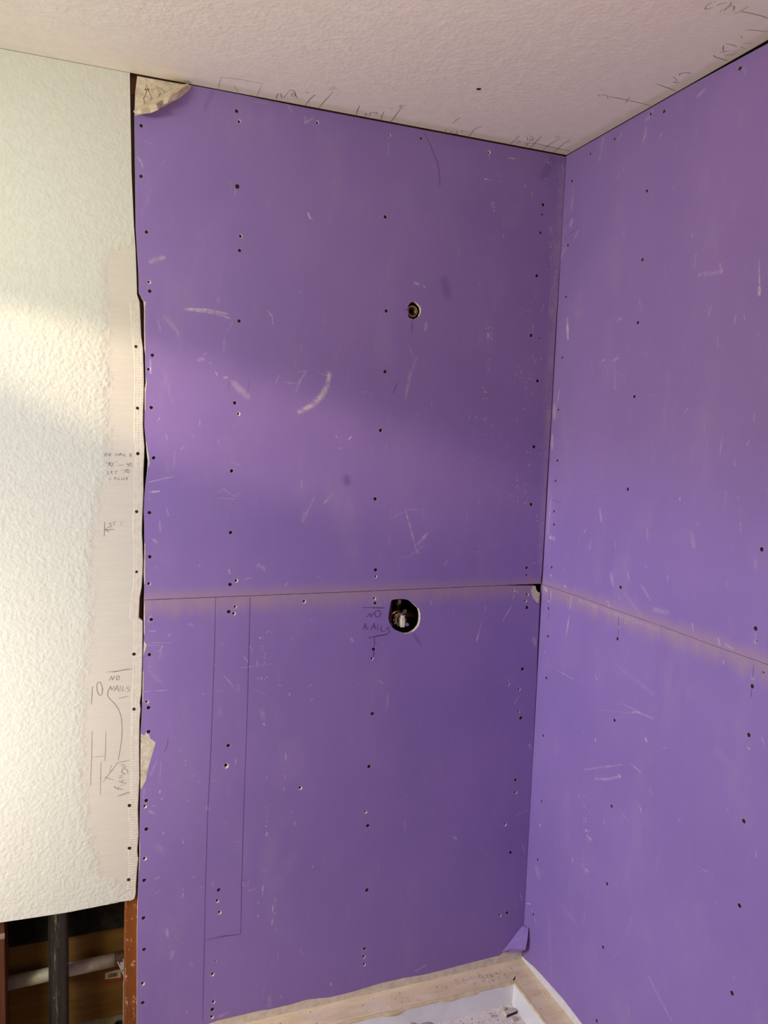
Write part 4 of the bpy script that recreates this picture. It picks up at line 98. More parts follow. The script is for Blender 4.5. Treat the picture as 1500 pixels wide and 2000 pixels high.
W_MARKS = [('pencilled note NO NAILS 40 to 42 inches LEFT TO VALVE',1.3,0.75,[[(-1.2186,1.5997), (-1.2163,1.6062), (-1.2137,1.6095)], [(-1.2163,1.6062), (-1.2148,1.5998), (-1.2098,1.6088)], [(-1.208,1.6056), (-1.2038,1.6065), (-1.2049,1.6012), (-1.2079,1.6014), (-1.208,1.6056)], [(-1.208,1.6037), (-1.2049,1.6037)], [(-1.195,1.6011), (-1.1924,1.6068)], [(-1.1924,1.6068), (-1.19,1.6012), (-1.1878,1.608)], [(-1.1863,1.601), (-1.1838,1.6062), (-1.1817,1.609), (-1.1797,1.6011)], [(-1.1847,1.6042), (-1.1805,1.6047)], [(-1.1755,1.6072), (-1.1771,1.6012)], [(-1.1725,1.6073), (-1.1737,1.6013), (-1.1684,1.6012)], [(-1.1566,1.6077), (-1.1607,1.6068), (-1.1627,1.6051), (-1.1576,1.6033), (-1.1581,1.6015), (-1.1619,1.6008)], [(-1.2133,1.5874), (-1.2125,1.583), (-1.2064,1.5828)], [(-1.2064,1.5882), (-1.2079,1.5822), (-1.2102,1.5769)], [(-1.1991,1.5816), (-1.1995,1.5795), (-1.2007,1.578), (-1.2024,1.5775), (-1.2039,1.5783), (-1.205,1.58), (-1.2051,1.5821), (-1.2045,1.5841), (-1.2031,1.5854), (-1.2014,1.5855), (-1.2,1.5845), (-1.1992,1.5826), (-1.1992,1.5804)], [(-1.1939,1.5882), (-1.1942,1.5858)], [(-1.1896,1.5891), (-1.1896,1.5863)], [(-1.1873,1.5794), (-1.1755,1.5802)], [(-1.1684,1.5855), (-1.1673,1.5815), (-1.1616,1.5824)], [(-1.1616,1.5857), (-1.1634,1.5807), (-1.1662,1.5763)], [(-1.1611,1.5844), (-1.1576,1.5854), (-1.1572,1.5825), (-1.1619,1.5775), (-1.1544,1.5783)], [(-1.1476,1.5876), (-1.1471,1.5851)], [(-1.1433,1.5877), (-1.1409,1.5874)], [(-1.2102,1.5653), (-1.2117,1.5588), (-1.2061,1.5589)], [(-1.1995,1.5654), (-1.203,1.5646), (-1.2033,1.5618), (-1.2003,1.559)], [(-1.2033,1.5621), (-1.2006,1.5625)], [(-1.1957,1.5647), (-1.1873,1.5663)], [(-1.1911,1.5656), (-1.1934,1.5588)], [(-1.1807,1.5671), (-1.1611,1.5713)], [(-1.1693,1.5692), (-1.1726,1.564), (-1.1749,1.5607)], [(-1.1615,1.5651), (-1.162,1.5636), (-1.1634,1.5625), (-1.1652,1.5622), (-1.1669,1.5627), (-1.1681,1.5639), (-1.1683,1.5655), (-1.1675,1.5669), (-1.166,1.5679), (-1.1641,1.5679), (-1.1625,1.5672), (-1.1616,1.5658), (-1.1617,1.5642)], [(-1.2067,1.5479), (-1.2051,1.5448), (-1.2033,1.5487)], [(-1.1967,1.5449), (-1.1938,1.5521), (-1.1911,1.545)], [(-1.1957,1.5477), (-1.1918,1.5481)], [(-1.1862,1.5511), (-1.1872,1.5452), (-1.1831,1.5453)], [(-1.1792,1.5509), (-1.1795,1.546), (-1.176,1.5452), (-1.1738,1.5477), (-1.1738,1.5513)], [(-1.1641,1.5514), (-1.1687,1.5508), (-1.1692,1.5453), (-1.1656,1.5453)], [(-1.1687,1.5481), (-1.1652,1.5484)]]), ('pencilled left arrow with the number 37',1.5,0.75,[[(-1.2173,1.4443), (-1.2179,1.4287), (-1.2185,1.4096)], [(-1.1958,1.4264), (-1.2062,1.4257), (-1.2172,1.425)], [(-1.2172,1.425), (-1.2123,1.423), (-1.2071,1.4201)], [(-1.2172,1.425), (-1.2139,1.4287), (-1.2078,1.4323)], [(-1.209,1.4408), (-1.2024,1.4414), (-1.2065,1.4372), (-1.2024,1.4352), (-1.2035,1.4322), (-1.209,1.431)], [(-1.2001,1.443), (-1.1912,1.4441)], [(-1.1962,1.44), (-1.1978,1.4364)], [(-1.1824,1.4424), (-1.1773,1.4429)], [(-1.1816,1.4375), (-1.1782,1.4378)]]), ('pencilled words NO NAILS between two bars on the white wall',1.5,0.6,[[(-1.2143,1.0778), (-1.1993,1.078), (-1.187,1.0786)], [(-1.1993,1.0761), (-1.187,1.0784), (-1.1692,1.0804), (-1.1541,1.0812)], [(-1.1941,1.0771), (-1.1692,1.0819), (-1.1585,1.0815)], [(-1.2078,1.0565), (-1.2046,1.0616), (-1.2016,1.0675)], [(-1.2016,1.0675), (-1.2007,1.0613), (-1.1997,1.057)], [(-1.1997,1.057), (-1.1967,1.0619), (-1.1932,1.068)], [(-1.1835,1.0607), (-1.1845,1.0582), (-1.1862,1.0568), (-1.1882,1.0568), (-1.1898,1.0583), (-1.1905,1.0608), (-1.1902,1.0636), (-1.189,1.0658), (-1.1871,1.0668), (-1.1852,1.0664), (-1.1838,1.0645), (-1.1834,1.0619), (-1.1839,1.0592)], [(-1.2084,1.0316), (-1.206,1.0368), (-1.2034,1.0427)], [(-1.2034,1.0427), (-1.2025,1.0365), (-1.2007,1.0321), (-1.1954,1.0432)], [(-1.1961,1.0287), (-1.1922,1.036), (-1.1883,1.0444), (-1.1864,1.0352), (-1.1855,1.0278)], [(-1.194,1.0339), (-1.186,1.0347)], [(-1.1803,1.042), (-1.1826,1.0275)], [(-1.1748,1.0404), (-1.1771,1.0282), (-1.17,1.0276)], [(-1.1587,1.0383), (-1.1652,1.0369), (-1.1687,1.0347), (-1.161,1.0311), (-1.1592,1.0275), (-1.1655,1.0249)], [(-1.1851,1.0096), (-1.1744,1.0114), (-1.1622,1.0138)]]), ('pencilled number 10',1.6,0.6,[[(-1.2448,1.0452), (-1.2457,1.0268), (-1.2474,1.0002)], [(-1.2225,1.0382), (-1.2223,1.0313), (-1.2232,1.0255), (-1.225,1.0217), (-1.2274,1.0207), (-1.2301,1.0226), (-1.2325,1.027), (-1.2343,1.0333), (-1.2352,1.0403), (-1.235,1.047), (-1.2338,1.0521), (-1.2317,1.0548), (-1.2291,1.0547), (-1.2265,1.0518), (-1.2242,1.0466), (-1.2227,1.0399), (-1.2223,1.0328)]]), ('long curved pencil arrow',1.4,0.55,[[(-1.2084,1.0351), (-1.2102,1.0275), (-1.2102,1.0189), (-1.2063,1.0109), (-1.1939,0.9972), (-1.185,0.9819), (-1.1796,0.9649), (-1.1774,0.9472), (-1.1768,0.9277), (-1.178,0.9063), (-1.1808,0.8832), (-1.1856,0.8533)], [(-1.1541,0.851), (-1.1703,0.849), (-1.1886,0.8464), (-1.1927,0.8395), (-1.2007,0.8287), (-1.2123,0.8144), (-1.2206,0.8022)], [(-1.1541,0.851), (-1.145,0.8505)], [(-1.2017,0.8425), (-1.2052,0.8273)], [(-1.2167,0.815), (-1.2132,0.8116), (-1.2043,0.8075), (-1.1962,0.8045)]]), ('pencilled H-shaped stud outline',1.3,0.5,[[(-1.2456,0.9338), (-1.2463,0.9021), (-1.247,0.8674), (-1.2485,0.8345), (-1.2497,0.7948)], [(-1.2143,0.9306), (-1.215,0.8889), (-1.2162,0.855), (-1.2265,0.8539)], [(-1.247,0.8674), (-1.2309,0.8678), (-1.2155,0.8676)], [(-1.2256,0.8512), (-1.2263,0.8123), (-1.2274,0.7703)]]), ('pencilled words NO NAILS written sideways',1.5,0.6,[[(-1.1703,0.8397), (-1.1748,0.8409), (-1.1793,0.8379)], [(-1.1685,0.8365), (-1.1748,0.8334), (-1.1649,0.8351)], [(-1.1677,0.8153), (-1.1709,0.8158), (-1.174,0.8177), (-1.1763,0.8206), (-1.1775,0.8238), (-1.1771,0.8268), (-1.1755,0.829), (-1.1727,0.8299), (-1.1695,0.8293), (-1.1664,0.8274), (-1.1641,0.8245), (-1.163,0.8212), (-1.1634,0.8182)], [(-1.1846,0.8129), (-1.1765,0.8135)], [(-1.1765,0.8135), (-1.1837,0.8069)], [(-1.1837,0.8069), (-1.172,0.8074)], [(-1.1855,0.7992), (-1.1702,0.8008)], [(-1.1828,0.7969), (-1.1684,0.7921), (-1.1656,0.7927)], [(-1.1774,0.8002), (-1.1756,0.794)], [(-1.1701,0.7874), (-1.1819,0.7889)], [(-1.1962,0.7892), (-1.1908,0.7826), (-1.1842,0.7773)], [(-1.1842,0.7773), (-1.1864,0.7836), (-1.1773,0.7774), (-1.1734,0.7755)], [(-1.1872,0.7609), (-1.1755,0.7633), (-1.1607,0.7683), (-1.1592,0.7641)], [(-1.1863,0.7622), (-1.1619,0.7676)]])]
FLAP = [[(-1.1562,-0.004,2.388),(-1.1436,-0.008,2.3992),(-1.1272,-0.008,2.4089),(-1.1109,-0.009,2.4204),(-1.0912,-0.008,2.4333),(-1.0747,-0.009,2.4462),(-1.0579,-0.008,2.4596),(-1.0385,-0.004,2.4726)],[(-1.1553,-0.012,2.3829),(-1.1418,-0.03,2.3855),(-1.124,-0.028,2.3953),(-1.1097,-0.036,2.4008),(-1.0929,-0.03,2.4158),(-1.0753,-0.034,2.4275),(-1.0582,-0.028,2.4413),(-1.0359,-0.012,2.4678)],[(-1.1519,-0.014,2.3801),(-1.1401,-0.026,2.3772),(-1.1191,-0.022,2.3843),(-1.1032,-0.03,2.3913),(-1.0965,-0.02,2.4039),(-1.0831,-0.028,2.4111),(-1.0628,-0.024,2.4234),(-1.0343,-0.012,2.4651)],[(-1.1477,-0.002,2.3872),(-1.1343,-0.002,2.3925),(-1.1178,-0.002,2.3984),(-1.1027,-0.002,2.4086),(-1.0906,-0.002,2.4182),(-1.0754,-0.002,2.4315),(-1.0571,-0.002,2.4439),(-1.0342,-0.002,2.4696)]]
FLAP_LO = [[(-0.0742,-0.0012,0.1142),(-0.0596,-0.0012,0.1293),(-0.0421,-0.0012,0.1473),(-0.0231,-0.0012,0.1686),(-0.0064,-0.0012,0.186)],[(-0.0541,-0.004,0.1127),(-0.0434,-0.016,0.1299),(-0.0283,-0.02,0.1495),(-0.0159,-0.018,0.1687),(-0.0032,-0.013,0.1888)],[(-0.0505,-0.006,0.1115),(-0.0264,-0.026,0.1203),(-0.0165,-0.042,0.1369),(-0.0097,-0.04,0.1673),(-0.0033,-0.032,0.1975)]]

# ------------------------------------------------------------------ small helpers
def link(name, mesh, parent=None):
    ob = bpy.data.objects.new(name, mesh)
    COL.objects.link(ob)
    if parent is not None:
        ob.parent = parent
    return ob


def tag(ob, label=None, cat=None, kind=None, group=None):
    if label:
        ob['label'] = label
    if cat:
        ob['category'] = cat
    if kind:
        ob['kind'] = kind
    if group:
        ob['group'] = group
    return ob


def empty(name, loc=(0, 0, 0)):
    ob = bpy.data.objects.new(name, None)
    ob.empty_display_size = 0.05
    ob.location = loc
    COL.objects.link(ob)
    return ob


def mesh_of(name, verts, faces, mats, mat_ids=None, smooth=False):
    me = bpy.data.meshes.new(name)
    me.from_pydata([tuple(v) for v in verts], [], faces)
    for m in mats:
        me.materials.append(m)
    if mat_ids is not None:
        me.polygons.foreach_set('material_index', mat_ids)
    if smooth:
        me.polygons.foreach_set('use_smooth', [True] * len(me.polygons))
    me.update()
    return me


def bm_obj(name, bm, mats, parent=None, smooth=False):
    me = bpy.data.meshes.new(name)
    bmesh.ops.recalc_face_normals(bm, faces=bm.faces)
    bm.to_mesh(me)
    bm.free()
    for m in (mats if isinstance(mats, (list, tuple)) else [mats]):
        me.materials.append(m)
    if smooth:
        me.polygons.foreach_set('use_smooth', [True] * len(me.polygons))
    return link(name, me, parent)


def add_box(bm, lo, hi, bevel=0.0, jitter=0.0):
    vs = []
    for x in (lo[0], hi[0]):
        for y in (lo[1], hi[1]):
            for z in (lo[2], hi[2]):
                vs.append(bm.verts.new((x + rng.uniform(-jitter, jitter), y + rng.uniform(-jitter, jitter), z + rng.uniform(-jitter, jitter))))
    fs = [(0, 1, 3, 2), (4, 6, 7, 5), (0, 4, 5, 1), (2, 3, 7, 6), (0, 2, 6, 4), (1, 5, 7, 3)]
    faces = [bm.faces.new([vs[i] for i in f]) for f in fs]
    if bevel:
        es = list({e for f in faces for e in f.edges})
        bmesh.ops.bevel(bm, geom=es, offset=bevel, segments=2, affect='EDGES', profile=0.6)


def add_tube(bm, pts, radius, n=16, caps=True, radii=None):
    pts = [Vector(p) for p in pts]
    rings = []
    side = None
    for i, p in enumerate(pts):
        t = (pts[min(i + 1, len(pts) - 1)] - pts[max(i - 1, 0)]).normalized()
        if side is None:
            side = t.orthogonal().normalized()
        side = (side - t * side.dot(t)).normalized()
        up = t.cross(side)
        r = radii[i] if radii else radius
        rings.append([bm.verts.new(p + (side * math.cos(2 * math.pi * k / n) + up * math.sin(2 * math.pi * k / n)) * r) for k in range(n)])
    for a, b in zip(rings, rings[1:]):
        for k in range(n):
            bm.faces.new((a[k], a[(k + 1) % n], b[(k + 1) % n], b[k]))
    if caps:
        bm.faces.new(rings[0][::-1])
        bm.faces.new(rings[-1])


def add_lathe(bm, origin, axis, profile, n=20):
    """profile: list of (distance along axis, radius); open at both ends"""
    origin, axis = Vector(origin), Vector(axis).normalized()
    side = axis.orthogonal().normalized()
    up = axis.cross(side)
    rings = []
    for d, r in profile:
        rings.append([bm.verts.new(origin + axis * d + (side * math.cos(2 * math.pi * k / n) + up * math.sin(2 * math.pi * k / n)) * max(r, 1e-5)) for k in range(n)])
    for a, b in zip(rings, rings[1:]):
        for k in range(n):
            bm.faces.new((a[k], a[(k + 1) % n], b[(k + 1) % n], b[k]))


# ------------------------------------------------------------------ materials
class Mat:
    def __init__(self, name, rough=0.7, spec=0.3, metal=0.0):
        self.m = bpy.data.materials.new(name)
        self.m.use_nodes = True
        self.t = self.m.node_tree
        self.b = self.t.nodes['Principled BSDF']
        self.b.inputs['Roughness'].default_value = rough
        self.b.inputs['Specular IOR Level'].default_value = spec
        self.b.inputs['Metallic'].default_value = metal
        self.pos = self.t.nodes.new('ShaderNodeNewGeometry').outputs['Position']

    def n(self, kind, **kw):
        nd = self.t.nodes.new(kind)
        for k, v in kw.items():
            setattr(nd, k, v)
        return nd

    def put(self, sock, v):
        if isinstance(v, bpy.types.NodeSocket):
            self.t.links.new(v, sock)
        elif v is not None:
            if isinstance(v, tuple) and len(v) == 3 and sock.type == 'RGBA':
                v = v + (1,)
            sock.default_value = v

    def math(self, op, a, b=None, clamp=False):
        nd = self.n('ShaderNodeMath', operation=op, use_clamp=clamp)
        self.put(nd.inputs[0], a)
        if b is not None:
            self.put(nd.inputs[1], b)
        return nd.outputs[0]

    def mix(self, f, a, b, mode='MIX'):
        nd = self.n('ShaderNodeMix', data_type='RGBA', blend_type=mode)
        self.put(nd.inputs[0], f)
        self.put(nd.inputs[6], a)
        self.put(nd.inputs[7], b)
        return nd.outputs[2]

    def noise(self, scale, detail=3.0, rough=0.5, stretch=(1, 1, 1), dist=0.0):
        mp = self.n('ShaderNodeMapping')
        self.put(mp.inputs['Vector'], self.pos)
        mp.inputs['Scale'].default_value = stretch
        nd = self.n('ShaderNodeTexNoise')
        self.put(nd.inputs['Vector'], mp.outputs[0])
        nd.inputs['Scale'].default_value = scale
        nd.inputs['Detail'].default_value = detail
        nd.inputs['Roughness'].default_value = rough
        nd.inputs['Distortion'].default_value = dist
        return nd.outputs[0]

    def ramp(self, v, lo, hi, to0=0.0, to1=1.0):
        nd = self.n('ShaderNodeMapRange', interpolation_type='SMOOTHSTEP')
        self.put(nd.inputs[0], v)
        nd.inputs[1].default_value = lo
        nd.inputs[2].default_value = hi
        nd.inputs[3].default_value = to0
        nd.inputs[4].default_value = to1
        return nd.outputs[0]

    def attr(self, name):
        return self.n('ShaderNodeAttribute', attribute_name=name).outputs['Fac']

    def xyz(self, k):
        nd = self.n('ShaderNodeSeparateXYZ')
        self.put(nd.inputs[0], self.pos)
        return nd.outputs[k]

    def color(self, c):
        self.put(self.b.inputs['Base Color'], c)
        return self

    def bump(self, h, strength, dist):
        nd = self.n('ShaderNodeBump')
        self.put(nd.inputs['Height'], h)
        self.put(nd.inputs['Strength'], strength)
        nd.inputs['Distance'].default_value = dist
        self.put(self.b.inputs['Normal'], nd.outputs[0])
        return self


def purple_board():
    M = Mat('purple_paper', rough=0.62, spec=0.25)
    big = M.noise(3.0, 3, 0.55)
    fine = M.noise(420, 2, 0.6)
    c = M.mix(M.ramp(big, 0.3, 0.7), (0.280, 0.179, 0.470), (0.312, 0.199, 0.500))
    c = M.mix(M.ramp(fine, 0.3, 0.75, 0.0, 0.12), c, (0.36, 0.25, 0.54))
    # taped-edge wear along the seam between the boards: purple rubbed off the brown paper
    z = M.xyz(2)
    streak = M.noise(26, 4, 0.65, stretch=(1, 1, 0.25))
    wob = M.math('MULTIPLY', M.math('SUBTRACT', streak, 0.5), 0.045)
    dz = M.math('ADD', M.math('SUBTRACT', z, 1.25), wob)
    up = M.ramp(dz, -0.004, 0.040, 1.0, 0.0)
    dn = M.ramp(dz, -0.058, -0.002, 0.0, 1.0)
    band = M.math('MULTIPLY', M.math('MULTIPLY', up, dn), M.ramp(streak, 0.25, 0.6, 0.55, 0.95))
    c = M.mix(M.math('MULTIPLY', band, 0.95), c, (0.42, 0.275, 0.38))
    # general handling haze and streaks
    haze = M.noise(7, 5, 0.65, stretch=(1, 1, 0.45))
    c = M.mix(M.ramp(haze, 0.5, 0.78, 0.0, 0.26), c, (0.45, 0.34, 0.50))
    haze2 = M.noise(30, 5, 0.7, stretch=(1, 1, 0.35))
    c = M.mix(M.ramp(haze2, 0.56, 0.78, 0.0, 0.20), c, (0.48, 0.38, 0.52))
    spk = M.noise(330, 2, 0.5)
    c = M.mix(M.math('MULTIPLY', M.ramp(spk, 0.70, 0.76), 0.35), c, (0.55, 0.45, 0.58))
    d = M.attr('dust')
    grain = M.noise(160, 4, 0.7)
    lump = M.noise(38, 3, 0.6)
    vstr = M.noise(60, 3, 0.65, stretch=(1, 1, 0.3))
    g = M.math('ADD', M.ramp(grain, 0.36, 0.64, 0.0, 0.7), M.math('ADD', M.ramp(lump, 0.38, 0.66, 0.0, 0.55), M.ramp(vstr, 0.4, 0.65, 0.0, 0.35)))
    dp = M.math('MAXIMUM', d, 0.0)
    pos = M.math('MULTIPLY', M.math('MULTIPLY', dp, 1.75), g, True)
    hard = M.ramp(M.math('ADD', d, M.math('MULTIPLY', M.math('SUBTRACT', grain, 0.5), 0.7)), 0.62, 0.82)
    pos = M.math('MAXIMUM', M.math('MULTIPLY', pos, 0.9), M.math('MULTIPLY', hard, 0.85))
    c = M.mix(pos, c, (0.66, 0.55, 0.60))
    neg = M.math('MULTIPLY', M.math('MAXIMUM', M.math('MULTIPLY', d, -1.0), 0.0), M.ramp(grain, 0.2, 0.6, 0.7, 1.0))
    c = M.mix(neg, c, (0.085, 0.055, 0.20))
    M.color(c)
    M.put(M.b.inputs['Roughness'], M.math('ADD', 0.58, M.math('MULTIPLY', pos, 0.3)))
    M.bump(M.math('ADD', M.math('MULTIPLY', fine, 0.3), M.math('MULTIPLY', pos, 0.4)), 0.12, 0.001)
    return M.m


def gypsum():
    M = Mat('gypsum', rough=0.9, spec=0.1)
    a = M.noise(90, 4, 0.65)
    b = M.noise(22, 3, 0.6)
    c = M.mix(M.ramp(a, 0.3, 0.7), (0.62, 0.51, 0.38), (0.82, 0.73, 0.59))
    c = M.mix(M.ramp(b, 0.52, 0.72, 0, 0.5), c, (0.28, 0.20, 0.13))
    M.color(c).bump(a, 0.6, 0.002)
    return M.m


def hole_dark():
    M = Mat('hole_dark', rough=0.9, spec=0.05)
    M.color(M.mix(M.noise(200), (0.012, 0.008, 0.012), (0.03, 0.02, 0.03)))
    return M.m


def crater_paper():
    M = Mat('crater_paper', rough=0.9, spec=0.1)
    M.color(M.mix(M.ramp(M.noise(300, 2), 0.35, 0.65), (0.10, 0.06, 0.14), (0.34, 0.25, 0.36)))
    return M.m


def white_board():
    M = Mat('white_textured_paint', rough=0.6, spec=0.25)
    sm = M.attr('smooth_area')
    wob = M.noise(40, 3, 0.6)
    s = M.math('ADD', sm, M.math('MULTIPLY', M.math('SUBTRACT', wob, 0.5), 1.0))
    s = M.ramp(s, 0.2, 0.85)
    a = M.noise(115, 2, 0.45)
    b = M.noise(48, 2, 0.5)
    splat = M.math('ADD', M.math('MULTIPLY', a, 1.5), M.math('MULTIPLY', b, 0.9))
    streak = M.noise(60, 3, 0.6, stretch=(0.15, 1, 2.2))
    h = M.mix(s, splat, M.math('MULTIPLY', streak, 0.16))
    c = M.mix(M.ramp(b, 0.3, 0.7), (0.71, 0.70, 0.615), (0.745, 0.73, 0.645))
    c2 = M.mix(M.ramp(streak, 0.3, 0.7), (0.715, 0.66, 0.565), (0.745, 0.695, 0.60))
    c = M.mix(s, c, c2)
    d = M.attr('dust')
    c = M.mix(M.math('MAXIMUM', d, 0.0), c, (0.85, 0.80, 0.72))
    M.color(c).bump(h, 0.5, 0.002)
    return M.m


def ceiling_paint():
    M = Mat('ceiling_texture', rough=0.65, spec=0.25)
    x, y = M.xyz(0), M.xyz(1)
    wob = M.math('MULTIPLY', M.math('SUBTRACT', M.noise(9, 3, 0.6), 0.5), 0.22)
    # the texture thins out towards the two taped corners
    ex = M.ramp(M.math('ADD', x, wob), -0.34, -0.04, 1.0, 0.0)
    ey = M.ramp(M.math('ADD', y, wob), -0.30, -0.02, 1.0, 0.0)
    e = M.math('ADD', 0.10, M.math('MULTIPLY', M.math('MULTIPLY', ex, ey), 0.9))
    a = M.noise(100, 2, 0.5, dist=0.15)
    b = M.noise(36, 2, 0.5)
    h = M.math('ADD', M.math('MULTIPLY', a, 1.5), M.math('MULTIPLY', M.ramp(b, 0.4, 0.7), 0.4))
    c = M.mix(M.ramp(b, 0.3, 0.7), (0.89, 0.805, 0.705), (0.93, 0.84, 0.74))
    # bare beige paper along the cut edge
    w2 = M.math('MULTIPLY', M.math('SUBTRACT', M.noise(30, 3, 0.6), 0.5), 0.03)
    bare = M.math('MAXIMUM', M.ramp(M.math('ADD', y, w2), -0.045, -0.018), M.ramp(M.math('ADD', x, w2), -0.040, -0.016))
    bare = M.math('MULTIPLY', bare, M.ramp(x, -1.10, -1.06))
    M.color(M.mix(M.math('MULTIPLY', bare, 0.75), c, (0.72, 0.66, 0.50)))
    M.bump(M.math('MULTIPLY', h, e), 0.6, 0.0018)
    return M.m


def plain(name, c1, c2, scale=30, rough=0.7, spec=0.3, metal=0.0, stretch=(1, 1, 1), bump=0.15, lo=0.35, hi=0.65):
    M = Mat(name, rough, spec, metal)
    v = M.noise(scale, 4, 0.6, stretch)
    M.color(M.mix(M.ramp(v, lo, hi), c1, c2)).bump(v, bump, 0.002)
    return M.m


def wood(name, c1, c2, c3, paint=None, above=None):
    M = Mat(name, rough=0.55, spec=0.3)
    v = M.noise(40, 4, 0.6, stretch=(1, 1, 0.06), dist=0.5)
    w = M.noise(9, 3, 0.6, stretch=(1, 1, 0.4))
    c = M.mix(M.ramp(v, 0.35, 0.65), c1, c2)
    c = M.mix(M.ramp(w, 0.5, 0.75, 0, 0.7), c, c3)
    if paint:
        p = M.noise(75, 4, 0.7, stretch=(1.5, 1.5, 0.7))
        c = M.mix(M.ramp(p, 0.57, 0.66, 0, 0.75), c, paint)
    if above:      # dark brown above this height
        c = M.mix(M.ramp(M.xyz(2), above - 0.02, above + 0.02), c, (0.055, 0.020, 0.013))
    M.color(c).bump(v, 0.25, 0.002)
    return M.m


def tape_mat():
    M = Mat('joint_tape_mesh', rough=0.75, spec=0.15)
    wv = M.n('ShaderNodeTexWave', wave_type='BANDS', bands_direction='Z')
    M.put(wv.inputs['Vector'], M.pos)
    wv.inputs['Scale'].default_value = 48
    wv.inputs['Distortion'].default_value = 0.8
    wv.inputs['Detail'].default_value = 2
    wx = M.n('ShaderNodeTexWave', wave_type='BANDS', bands_direction='X')
    M.put(wx.inputs['Vector'], M.pos)
    wx.inputs['Scale'].default_value = 40
    lump = M.noise(70, 3, 0.6)
    h = M.math('ADD', M.math('MULTIPLY', wv.outputs[1], 0.7), M.math('ADD', M.math('MULTIPLY', wx.outputs[1], 0.2), lump))
    M.color(M.mix(M.ramp(lump, 0.3, 0.7), (0.73, 0.655, 0.55), (0.80, 0.74, 0.64))).bump(h, 0.55, 0.0012)
    return M.m


def plywood():
    M = Mat('plywood', rough=0.7, spec=0.2)
    v = M.noise(14, 4, 0.6, stretch=(0.35, 1, 2.2))
    k = M.noise(10, 2, 0.5, stretch=(2.2, 1, 0.7))
    c = M.mix(M.ramp(v, 0.3, 0.7), (0.105, 0.052, 0.009), (0.155, 0.083, 0.020))
    c = M.mix(M.ramp(k, 0.68, 0.76, 0, 0.8), c, (0.055, 0.022, 0.006))
    M.color(c).bump(v, 0.2, 0.002)
    return M.m


def ledge_mat():
    M = Mat('dusty_tan_ledge', rough=0.75, spec=0.2)
    v = M.noise(26, 5, 0.65, stretch=(0.35, 1.4, 1))
    s = M.noise(210, 3, 0.7)
    w = M.noise(11, 3, 0.6)
    c = M.mix(M.ramp(v, 0.3, 0.7), (0.80, 0.62, 0.36), (0.93, 0.77, 0.51))
    c = M.mix(M.ramp(w, 0.5, 0.75, 0, 0.6), c, (0.74, 0.66, 0.55))
    c = M.mix(M.ramp(s, 0.66, 0.74, 0, 0.6), c, (0.22, 0.15, 0.10))
    M.color(c).bump(M.math('ADD', v, M.math('MULTIPLY', s, 0.4)), 0.35, 0.002)
    return M.m


def pan_floor_mat():
    M = Mat('pan_floor_speckle', rough=0.85, spec=0.15)
    s = M.noise(150, 3, 0.75)
    t = M.noise(60, 3, 0.7)
    c = M.mix(M.ramp(s, 0.35, 0.6), (0.84, 0.75, 0.58), (0.92, 0.87, 0.74))
    c = M.mix(M.ramp(t, 0.60, 0.68, 0, 0.7), c, (0.45, 0.34, 0.24))
    M.color(c).bump(s, 0.6, 0.003)
    return M.m


def pipe_black():
    M = Mat('black_plastic_pipe', rough=0.42, spec=0.5)
    sc = M.noise(120, 4, 0.75, stretch=(1, 1, 0.6))
    lg = M.noise(30, 4, 0.7, stretch=(2.5, 2.5, 0.25))
    c = M.mix(M.ramp(lg, 0.3, 0.7), (0.007, 0.006, 0.005), (0.02, 0.017, 0.014))
    c = M.mix(M.ramp(sc, 0.62, 0.72, 0, 0.6), c, (0.34, 0.30, 0.24))
    sm = M.noise(22, 4, 0.7, stretch=(3.5, 3.5, 0.3))
    c = M.mix(M.math('MULTIPLY', M.ramp(sm, 0.56, 0.68), M.ramp(sc, 0.35, 0.6)), c, (0.13, 0.115, 0.095))
    M.color(c).bump(sc, 0.2, 0.001)
    return M.m


MAT_PURPLE = purple_board()
MAT_GYPSUM = gypsum()
MAT_HOLE = hole_dark()
MAT_CRATER = crater_paper()
MAT_CHALK = plain('chalky_hole_rim', (0.40, 0.32, 0.38), (0.80, 0.72, 0.74), 260, 0.9, 0.1, bump=0.3)
MAT_WHITE = white_board()
MAT_CEIL = ceiling_paint()
MAT_PLAINWALL = plain('plain_white_paint', (0.70, 0.69, 0.63), (0.73, 0.72, 0.66), 12, 0.7, 0.2)
MAT_SCREW = plain('black_phosphate', (0.010, 0.008, 0.011), (0.022, 0.017, 0.022), 300, 0.5, 0.35)
MAT_STUD = wood('dark_stained_stud', (0.07, 0.022, 0.010), (0.12, 0.038, 0.017), (0.04, 0.013, 0.008))
MAT_STUD_OR = wood('orange_brown_stud', (0.22, 0.062, 0.010), (0.32, 0.105, 0.020), (0.12, 0.030, 0.008), paint=(0.70, 0.44, 0.28), above=0.50)
MAT_TAPE = tape_mat()
MAT_PLY = plywood()
MAT_LEDGE = ledge_mat()
MAT_PANFLOOR = pan_floor_mat()
MAT_PIPE = pipe_black()
MAT_FELT_SHADE = plain('black_felt_and_gap_shade', (0.007, 0.007, 0.006), (0.016, 0.014, 0.011), 60, 0.9, 0.1)
MAT_PVC = plain('white_plastic_pipe', (0.34, 0.305, 0.26), (0.42, 0.385, 0.335), 40, 0.45, 0.35, bump=0.05)
MAT_ACRYL = plain('white_acrylic', (0.80, 0.78, 0.73), (0.87, 0.85, 0.80), 18, 0.45, 0.4, bump=0.08)
MAT_FLANGE = plain('dusty_flange', (0.70, 0.60, 0.46), (0.84, 0.75, 0.61), 45, 0.7, 0.2, bump=0.3)
MAT_FLANGE_W = plain('white_flange', (0.78, 0.75, 0.73), (0.86, 0.83, 0.80), 45, 0.6, 0.25, bump=0.2)
